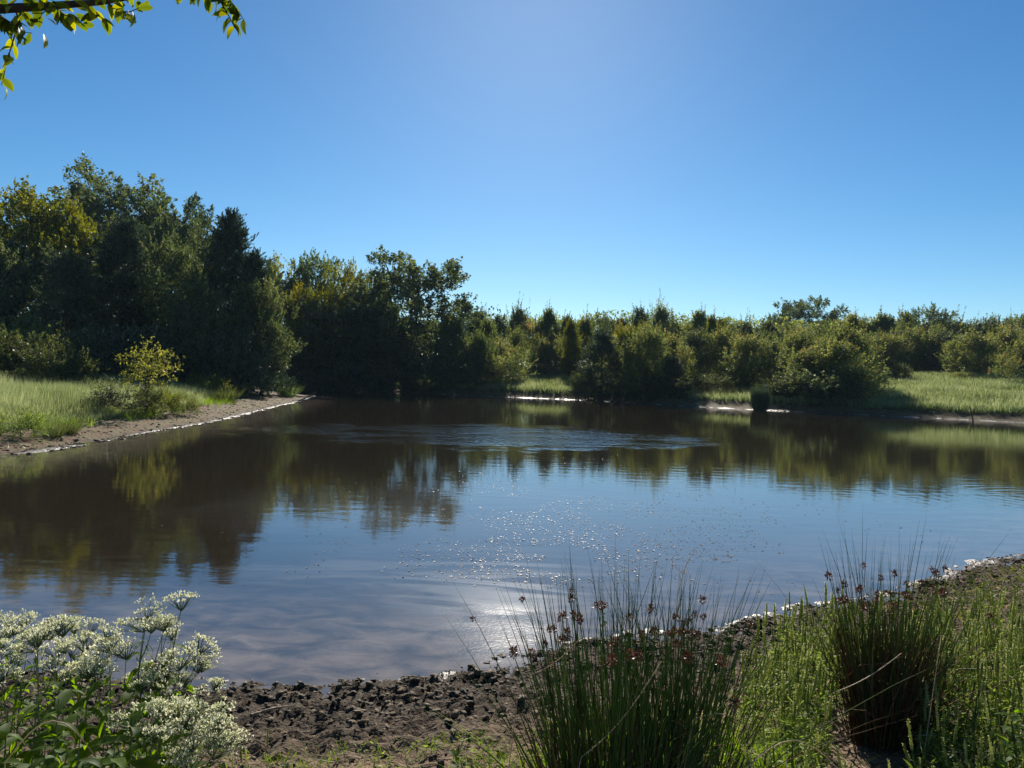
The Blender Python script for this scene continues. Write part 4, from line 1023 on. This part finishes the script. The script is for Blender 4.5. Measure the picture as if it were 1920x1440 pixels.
# ------------------------------------------------------------------ green spikes
def spike_meshes(seed):
    g = np.random.default_rng(seed)
    H = g.uniform(.26, .40); sl = g.uniform(.10, .17)
    bend = g.normal(size=2) * .03
    t = np.linspace(0, 1, 7); P = np.stack([bend[0] * t ** 2, bend[1] * t ** 2, H * t], -1)
    V, Q = tubes(P, 0.0022 * (1.2 - .5 * t), 4); ge = Geo(); ge.add(V, Q, None, .4)
    n = 16
    f = g.uniform(.05, .85, n); C = np.stack([bend[0] * f ** 2, bend[1] * f ** 2, H * f], -1)
    a = g.uniform(0, 6.28, n); ax = np.stack([np.cos(a), np.sin(a), g.uniform(.2, 1.0, n)], -1)
    L = g.uniform(.035, .075, n); V, Q = leaf_quads(C + norm(ax) * L[:, None] * .5, ax, np.tile([0, 0, 1.], (n, 1)) + g.normal(size=(n, 3)) * .3, L, L * .17)
    ge.add(V, Q, None, np.repeat(.4 + g.normal(size=n) * .12, 4))
    stem = ge.mesh('spike_stem', M_WEED)
    m = 16; t = np.linspace(0, 1, m); q = t * sl
    dz = H - .01; P = np.stack([bend[0] * (1 + 1.6 * q / H), bend[1] * (1 + 1.6 * q / H), dz + q], -1)
    rr = 0.0060 * np.sin(np.clip(t * .93 + .05, 0, 1) ** .55 * math.pi) ** .4 * (1 + .22 * (np.arange(m) % 2)) * g.uniform(.85, 1.15, m)
    V, Q = tubes(P, rr, 5); V = V + g.normal(size=V.shape) * .0006
    gs = Geo(); gs.add(V, Q, None, np.repeat(.35 + .25 * (np.arange(m) % 2), 5))
    k = 56; i = g.integers(1, m - 1, k); a = g.uniform(0, 6.28, k); o = np.stack([np.cos(a), np.sin(a), .7 + 0 * a], -1)
    V, Q = leaf_quads(P[i] + o * .007, o, g.normal(size=(k, 3)), np.full(k, .009), np.full(k, .0022)); gs.add(V, Q, None, .85)
    return stem, gs.mesh('spike_head', M_SPIKE)
SP = [spike_meshes(500 + k) for k in range(7)]
g = np.random.default_rng(55)
def field(x, y, d):
    px = 960 + x / y * F
    lo = 1330 + 60 * (y - 3)
    k = (px > lo) & (px < 2300) & (d > 0.75 + 0.5 * (fbm(x * 2, y * 2, 2) - .3)) & (y < np.where(px > 1600, 5.4, 6.3))
    k &= ~((np.hypot(x - 1.88, y - 3.9) < .27) | ((y < 3.9) & (y > 3.0) & (np.abs(x - 1.88 * y / 3.9) < .2)))
    return k
x, y, d = scatter(15000, .7, 6, 2.75, 6.5, .5, 6, 71, field)
pp = np.where((x / y * F + 960) > 1700, .95, 0.62); k = g.random(len(x)) < pp * .30
x, y = x[k], y[k]; z, _ = terrain(x, y, False)
# a few spikes also stand at the bottom left and middle
ex = [(610, 1400, 3), (635, 1425, 3), (1020, 1405, 3), (500, 1385, 3), (430, 1425, 3), (450, 1430, 3), (530, 1395, 3), (880, 1415, 3), (455, 1400, 2.75), (485, 1430, 2.7), (520, 1415, 2.8), (540, 1440, 2.7), (560, 1425, 2.75), (590, 1430, 2.7), (470, 1380, 2.9), (940, 1400, 3.0), (965, 1430, 2.8), (1000, 1440, 2.75), (905, 1430, 2.8)]
order = np.argsort(y); nb = order[:285]; rs = g.permutation(order[285:])
def place_spike(px_, py_, z_, lab, grp, s_):
    st, hd = SP[g.integers(7)]
    o = obj('spike_weed', st, loc=(px_, py_, z_ - .02), label=lab, cat='weed', group=grp)
    o.rotation_euler = (g.normal() * .13, g.normal() * .13, g.uniform(0, 6.28)); o.scale = (s_, s_, s_)
    obj('flower_spike', hd, parent=o)
for i in nb:
    r_ = (x[i] / y[i] * F + 960) > 1690
    place_spike(x[i], y[i], z[i], 'green weed with one upright bristly flower spike, right of the brown-based rushes' if r_ else 'green weed with one upright bristly flower spike, between the two rush clumps',
                'spike weeds right of the brown rushes' if r_ else 'spike weeds between the rush clumps', g.uniform(.55, 1.15) * (.8 if y[i] < 3.5 else 1))
for (px, py, D) in ex:
    D = on_z(px, py + 10, .44)[1]; a = at_y(px, py, D); zz = gz(a[0], D)
    place_spike(a[0], D, zz - .02, 'small green spike weed at the bottom of the mud %s' % ('beside the white flowers' if px < 700 else 'left of the large rush clump'),
                'spike weeds at the bottom left' if px < 700 else 'spike weeds left of the rush clump', g.uniform(.4, .6))
def npmesh(me):
    V = np.empty(len(me.vertices) * 3); me.vertices.foreach_get('co', V); L = np.empty(len(me.loops), int); me.loops.foreach_get('vertex_index', L)
    T = np.empty(len(me.vertices)); me.attributes['tint'].data.foreach_get('value', T); return V.reshape(-1, 3), L.reshape(-1, 4), T
spn = [(npmesh(a_), npmesh(b_)) for a_, b_ in SP]
ge1, ge2 = Geo(), Geo()
for i in rs[:1100]:
    A_, B_ = spn[g.integers(7)]; M = np.array(Matrix.Rotation(g.uniform(0, 6.28), 3, 'Z')); s_ = g.uniform(.7, 1.1)
    ge1.add(A_[0] @ M.T * s_ + [x[i], y[i], z[i] - .02], A_[1], None, A_[2] + g.normal() * .12)
    ge2.add(B_[0] @ M.T * s_ + [x[i], y[i], z[i] - .02], B_[1], None, B_[2] + g.normal() * .12)
if ge1.n:
    o = obj('spike_weed_patch', ge1.mesh('spike_weed_patch', M_WEED), label='farther part of the spike weed patch towards the muddy edge', cat='weed', kind='stuff')
    obj('flower_spikes', ge2.mesh('flower_spikes', M_SPIKE), parent=o, kind='stuff')

# leafy undergrowth of the field
def under(n, cond, x0, x1, y0, y1, hmax, L, W, seed, name, label, mat=M_WEED, dmin=.5):
    g = np.random.default_rng(seed)
    x, y, d = scatter(n, x0, x1, y0, y1, dmin, 7, seed, cond)
    z, _ = terrain(x, y, False); m = len(x)
    hm = hmax * (0.4 + 0.9 * fbm(x * 4, y * 4, seed))
    C = np.stack([x, y, z + g.random(m) ** .8 * hm], -1)
    a = g.uniform(0, 6.28, m); ax = np.stack([np.cos(a), np.sin(a), g.uniform(-.2, 1.2, m)], -1)
    l = L * g.uniform(.5, 1.3, m)
    V, Q = leaf_quads(C, ax, g.normal(size=(m, 3)) * .5 + [0, 0, 1], l, l * W)
    ge = Geo(); ge.add(V, Q, None, np.repeat(.45 + .5 * (fbm(x * 5, y * 5, 3) - .5) + g.normal(size=m) * .12, 4))
    return obj(name, ge.mesh(name, mat), label=label, cat='undergrowth', kind='stuff')
under(60000, field, .7, 6, 2.5, 6.5, .19, .055, .16, 81, 'leafy_undergrowth', 'narrow green leaves filling the ground under the spike weeds')
under(2600, field, .7, 6, 2.75, 6.5, .30, .16, .03, 90, 'field_straw', 'dry straws tangled among the spike weeds', M_DRY)
def rightbank(x, y, d): return (x / y * F + 960 > 1640) & (y > 4.6) & (d > .55 + .7 * (fbm(x * 1.5, y * 1.5, 6) - .5))
under(26000, rightbank, 2.5, 9, 4.6, 11, .26, .06, .14, 82, 'bank_weeds', 'olive and yellowish weeds on the right bank behind the spike weeds', M_YEL)
under(9000, rightbank, 2.5, 9, 4.6, 11, .22, .10, .07, 83, 'dry_bank_straw', 'brown dead straw tangled in the weeds of the right bank', M_DRY)
def bottom(x, y, d): return (x / y * F + 960 < 1400) & (fbm(x * 3, y * 3, 16) > .50) & (d > 1.35)
under(11000, bottom, -2.6, 1.2, 2.4, 4.4, .06, .032, .3, 84, 'ground_weeds', 'sparse tiny weeds on the trampled clay at the bottom of the photo', M_WEED)
under(5000, lambda x, y, d: (fbm(x * 2, y * 2, 6) > .4), -3, 1.4, 2.4, 5.2, .012, .05, .07, 85, 'straw_litter', 'bits of dry straw lying on the trampled clay', M_DRY, 1.0)
# low grass in the middle of the bottom edge
x, y, d = scatter(4200, -1.8, .6, 2.9, 4.0, 1.4, 7, 86, lambda x, y, d: fbm(x * 3, y * 3, 26) > .56)
grass_patch('sparse_grass', x, y, .07 + 0 * x, .0035, 87, M_GRASSB, 'sparse short grass blades along the bottom edge of the photo', .9, 4)
x, y, d = scatter(9000, .1, 2.2, 2.6, 4.4, 1.2, 7, 88, lambda x, y, d: np.minimum(np.hypot(x - .45, y - 3.05), np.hypot(x - .8, y - 3.3)) < .5)
grass_patch('rush_foot_grass', x, y, .26 + 0 * x, .005, 89, M_GRASSB, 'green grass mixed into the foot of the large rush clump', .7, 4)

# individual broad-leaved seedlings on the clay
WL = [leaf_mesh('weed_leaf', 0.07, 0.022, M_BLEAF, .3), leaf_mesh('weed_leaf', 0.055, 0.024, M_BLEAF, .15)]
def seedling(px, py, D, h, n, s, label, seed, cat='weed', mesh=None):
    if D < 3.15 and px < 1500: D = on_z(px, py + 12, .44)[1]
    g = np.random.default_rng(seed); b = at_y(px, py, D); z0 = gz(b[0], D)
    e = obj('leafy_weed', None, loc=(b[0], D, z0 - .01), label=label, cat=cat); e.empty_display_size = .05
    t = np.linspace(0, 1, 5); bd = g.normal(size=2) * .1 * h
    P = np.stack([bd[0] * t ** 2, bd[1] * t ** 2, h * t], -1); V, Q = tubes(P, .0022 * (1 - .6 * t), 4); ge = Geo(); ge.add(V, Q, None, .5)
    obj('stem', ge.mesh('weed_stem', M_BSTEM), parent=e)
    for k in range(n):
        f = (k + 1) / n; o = obj('leaf', (mesh or WL)[k % 2], parent=e, loc=(bd[0] * f * f, bd[1] * f * f, h * f))
        o.rotation_euler = (g.normal() * .2, g.uniform(-.5, .3), k * 2.4 + g.normal() * .3); q = s * g.uniform(.75, 1.2); o.scale = (q, q, q)
for k, (px, py, D, h, n, s, lab) in enumerate([
    (860, 1400, 3.1, .20, 26, .75, 'bushy green weed on the clay left of the large rush clump'),
    (800, 1440, 2.85, .10, 9, .95, 'small broad-leaved weed at the bottom edge below the bushy one'),
    (690, 1430, 2.9, .09, 8, .9, 'small broad-leaved weed alone on the bare clay'),
    (780, 1385, 3.1, .13, 7, .6, 'thin weed with few leaves between the bushy weed and the bare clay'),
    (545, 1380, 2.9, .13, 9, .7, 'broad-leaved weed beside the thin pale stick on the mud'),
    (905, 1440, 2.8, .14, 18, .8, 'leafy weed at the bottom edge next to the rush clump'),
    (660, 1440, 2.7, .08, 6, .9, 'tiny broad-leaved weed at the bottom edge in the middle'),
    (1130, 1300, 4.3, .62, 60, .7, 'tall light green weed growing up behind the large rush clump'),
    (1060, 1300, 4.2, .50, 40, .6, 'light green weed on the left behind the large rush clump'),
    (1880, 1350, 3.0, .48, 24, 1.3, 'tall pale-leaved weed at the right edge of the photo'),
    (1915, 1340, 3.1, .42, 18, 1.3, 'pale-leaved weed cut off by the right edge of the photo'),
    (1812, 1130, 6.4, .42, 30, .7, 'thin weed standing at the water edge right of the brown-based rushes'),
    (1770, 1140, 5.6, .40, 30, .6, 'olive weed leaning beside the thin water-edge weed'),
    (1905, 1130, 6.6, .40, 30, .8, 'leafy weed on the right bank at the edge of the photo')]):
    seedling(px, py, D, h, n, s, lab, 600 + k)
# stick on the clay, dry straws across the rushes
a = on_z(470, 1345, .44); b = on_z(552, 1328, .40)
stick('stick', [a + [0, 0, .01], (a + b) / 2 + [0, .01, .018], b + [0, 0, .015]], 0.008, M_WOOD, 'pale thin stick lying on the mud right of the white flowers')
g = np.random.default_rng(66)
for k, (p0, p1, D, sag, lab) in enumerate([
    ((975, 1270), (1090, 1195), 2.75, .03, 'pale dry straw slanting up across the left of the large rush clump'),
    ((1090, 1420), (1240, 1240), 2.7, .04, 'long dry straw crossing the middle of the large rush clump'),
    ((1300, 1350), (1420, 1380), 2.8, -.05, 'pale arched blade right of the large rush clump'),
    ((1400, 1440), (1570, 1440), 2.7, -.10, 'pale arching straw at the bottom edge in front of the spike weeds'),
    ((1560, 1300), (1690, 1225), 3.3, .02, 'straw leaning in front of the brown-based rush clump'),
    ((1765, 1190), (1840, 1225), 3.4, .0, 'pale straw above the spike weeds at the right'),
    ((1270, 1120), (1297, 1040), 3.2, -.03, 'pale hooked blade rising at the top of the large rush clump'),
    ((10, 1430), (180, 1420), 1.9, -.10, 'pale arching stem in front of the boneset leaves at the lower left')]):
    A_, B_ = at_y(*p0, D), at_y(*p1, D + .1); t = np.linspace(0, 1, 9)[:, None]
    P = A_ * (1 - t) + B_ * t; P[:, 2] -= sag * np.sin(t[:, 0] * 3.14)
    if k != 6: P = np.concatenate([[[A_[0] - (B_[0] - A_[0]) * .3, D, gz(A_[0], D)]], P])
    else: P = np.concatenate([[[A_[0] - .02, D, gz(A_[0], D)]], P])
    V, Q = tubes(P, np.full(len(P), .0018), 4); ge = Geo(); ge.add(V, Q, None, .7); obj('straw', ge.mesh('straw', M_DRY), label=lab, cat='straw')

# ------------------------------------------------------------------ flakes floating on the pond
g = np.random.default_rng(91)
px = g.normal(1130, 250, 16000); py = g.uniform(870, 1085, 16000) + g.normal(size=16000) * 12
P = np.array([on_z(a_, b_) for a_, b_ in zip(px, py)]); dd = shore(P[:, 0], P[:, 1])
cl = fbm(P[:, 0] * 1.3, P[:, 1] * 1.3, 7, 3) > .47
P = P[(dd < -.3) & cl & (g.random(len(P)) < .9)]
n = len(P); a = g.uniform(0, 6.28, n); s_ = .004 + .022 * g.random(n) ** 4
ax = np.stack([np.cos(a), np.sin(a), 0 * a], -1)
P[:, 2] = .004 + g.random(n) * .002
V, Q = leaf_quads(P, ax, np.stack([g.normal(size=n) * .1, g.normal(size=n) * .1, np.ones(n)], -1), s_ * 1.6, s_)
ge = Geo(); ge.add(V, Q, None, np.repeat(g.random(n), 4)); V[:, 2] = np.maximum(V[:, 2], .003)
M_FLAKE = leaf_mat('floating_flakes', [(0.0, (0.06, 0.05, 0.04)), (0.6, (0.15, 0.125, 0.10)), (1.0, (0.28, 0.24, 0.20))], trans=0.0, gloss=.04, rough=.35, nvar=.1)
obj('floating_debris', ge.mesh('floating_debris', M_FLAKE), label='pale leaf flakes drifting on the middle of the pond', cat='debris', kind='stuff')

# ------------------------------------------------------------------ overhanging branch, upper left
g = np.random.default_rng(17)
tb = np.array([-3.6, 1.6, 0.0]); tb[2] = gz(tb[0], tb[1]) - .1
e = obj('overhanging_tree', None, loc=tuple(tb), label='tree reaching in from the left with a leafy branch across the top left corner', cat='tree'); e.empty_display_size = .3
trunk = np.array([[0, 0, 0], [.05, 0, 1.2], [-.02, .03, 2.4], [.05, 0, 3.4], [0, .05, 4.6]]); V, Q = tubes(trunk, np.array([.17, .14, .125, .11, .09]), 12)
ge = Geo(); ge.add(V, Q); obj('trunk', ge.mesh('overhang_trunk', M_BARK, True), parent=e)
limb = [trunk[2] + [0, 0, .3]] + [at_y(p, q, D) - tb for p, q, D in [(-420, 45, 1.85), (-60, 20, 2.05), (80, 12, 2.15), (190, 4, 2.2), (300, -14, 2.25), (380, -40, 2.3)]]
V, Q = tubes(np.array(limb), np.array([.05, .03, .014, .011, .008, .005, .003]), 8); ge = Geo(); ge.add(V, Q); obj('branch', ge.mesh('overhang_branch', M_BARKD, True), parent=e)
OL = [leaf_mesh('overhang_leaf', .056, .024, M_BRCH, .25, .2, 6, .5), leaf_mesh('overhang_leaf', .048, .019, M_BRCH, .5, .25, 6, .65), leaf_mesh('overhang_leaf', .05, .022, M_BRCH, .05, .3, 6, .35)]
twigs = [([(40, 18), (33, 50), (22, 85), (12, 120), (3, 160)], 2.1, 18), ([(200, 4), (225, 22), (245, 22), (262, 14)], 2.2, 9), ([(398, -45), (420, -15), (440, 12), (458, 38)], 2.3, 26),
         ([(330, -20), (370, -14), (405, 0)], 2.28, 12), ([(395, -30), (415, 5), (432, 35), (440, 52)], 2.3, 18),
         ([(100, 10), (120, 28), (150, 34)], 2.1, 12), ([(-20, 20), (10, 36), (25, 45)], 2.05, 10), ([(160, 8), (178, 26), (200, 38)], 2.2, 10), ([(30, 22), (45, 60), (60, 62)], 2.1, 4)]
dirs = []
def leaf_at(q, dv, s_):
    o = obj('leaf', OL[g.integers(3)], parent=e, loc=tuple(q)); o.rotation_mode = 'XYZ'
    dv = Vector(dv).normalized(); o.rotation_euler = (dv.to_track_quat('X', 'Z').to_matrix() @ Matrix.Rotation(g.uniform(-1.2, 1.2), 3, 'X')).to_euler(); o.scale = (s_,) * 3
for pts, D, n in twigs:
    P = np.array([at_y(p, q, D + k * .015) - tb for k, (p, q) in enumerate(pts)]); V, Q = tubes(P, np.linspace(.0028, .0010, len(P)), 5); ge = Geo(); ge.add(V, Q)
    obj('twig', ge.mesh('overhang_twig', M_BARKD), parent=e)
    for k in range(n):
        f = (k + .5) / n * (len(P) - 1); j = int(f); q = P[j] * (1 - f + j) + P[min(j + 1, len(P) - 1)] * (f - j)
        leaf_at(q, [g.normal() * .6, g.normal() * .5, -.7 + g.normal() * .35], g.uniform(.75, 1.15))
L6 = np.array(limb)[2:6]
for k in range(120):                              # leaves along the limb itself, on short hidden stalks
    f = g.uniform(0, 2.75); j = int(f); q = L6[j] * (1 - f + j) + L6[j + 1] * (f - j)
    leaf_at(q + [g.normal() * .02, g.normal() * .05, g.uniform(-.03, .06)], [g.normal() * .8, g.normal() * .6, -.45 + g.normal() * .5], g.uniform(.7, 1.1))


# ------------------------------------------------------------------ thin haze over the pond, added to lift the dark trees bluish
V = np.array([(x_, y_, z_) for z_ in (-2.5, 30) for y_ in (-70, 1520) for x_ in (-620, 620)], float)
mh, nh = newmat('haze_air'); vh = N(nh, 'ShaderNodeVolumePrincipled'); vh.inputs['Color'].default_value = (0.62, 0.82, 1.0, 1); vh.inputs['Density'].default_value = 0.00017
oh = N(nh, 'ShaderNodeOutputMaterial'); nh.links.new(vh.outputs[0], oh.inputs['Volume'])
obj('haze', mesh_np('haze', V, [(0, 2, 3, 1), (4, 5, 7, 6), (0, 1, 5, 4), (2, 6, 7, 3), (0, 4, 6, 2), (1, 3, 7, 5)], None, None, (mh,)), kind='stuff')
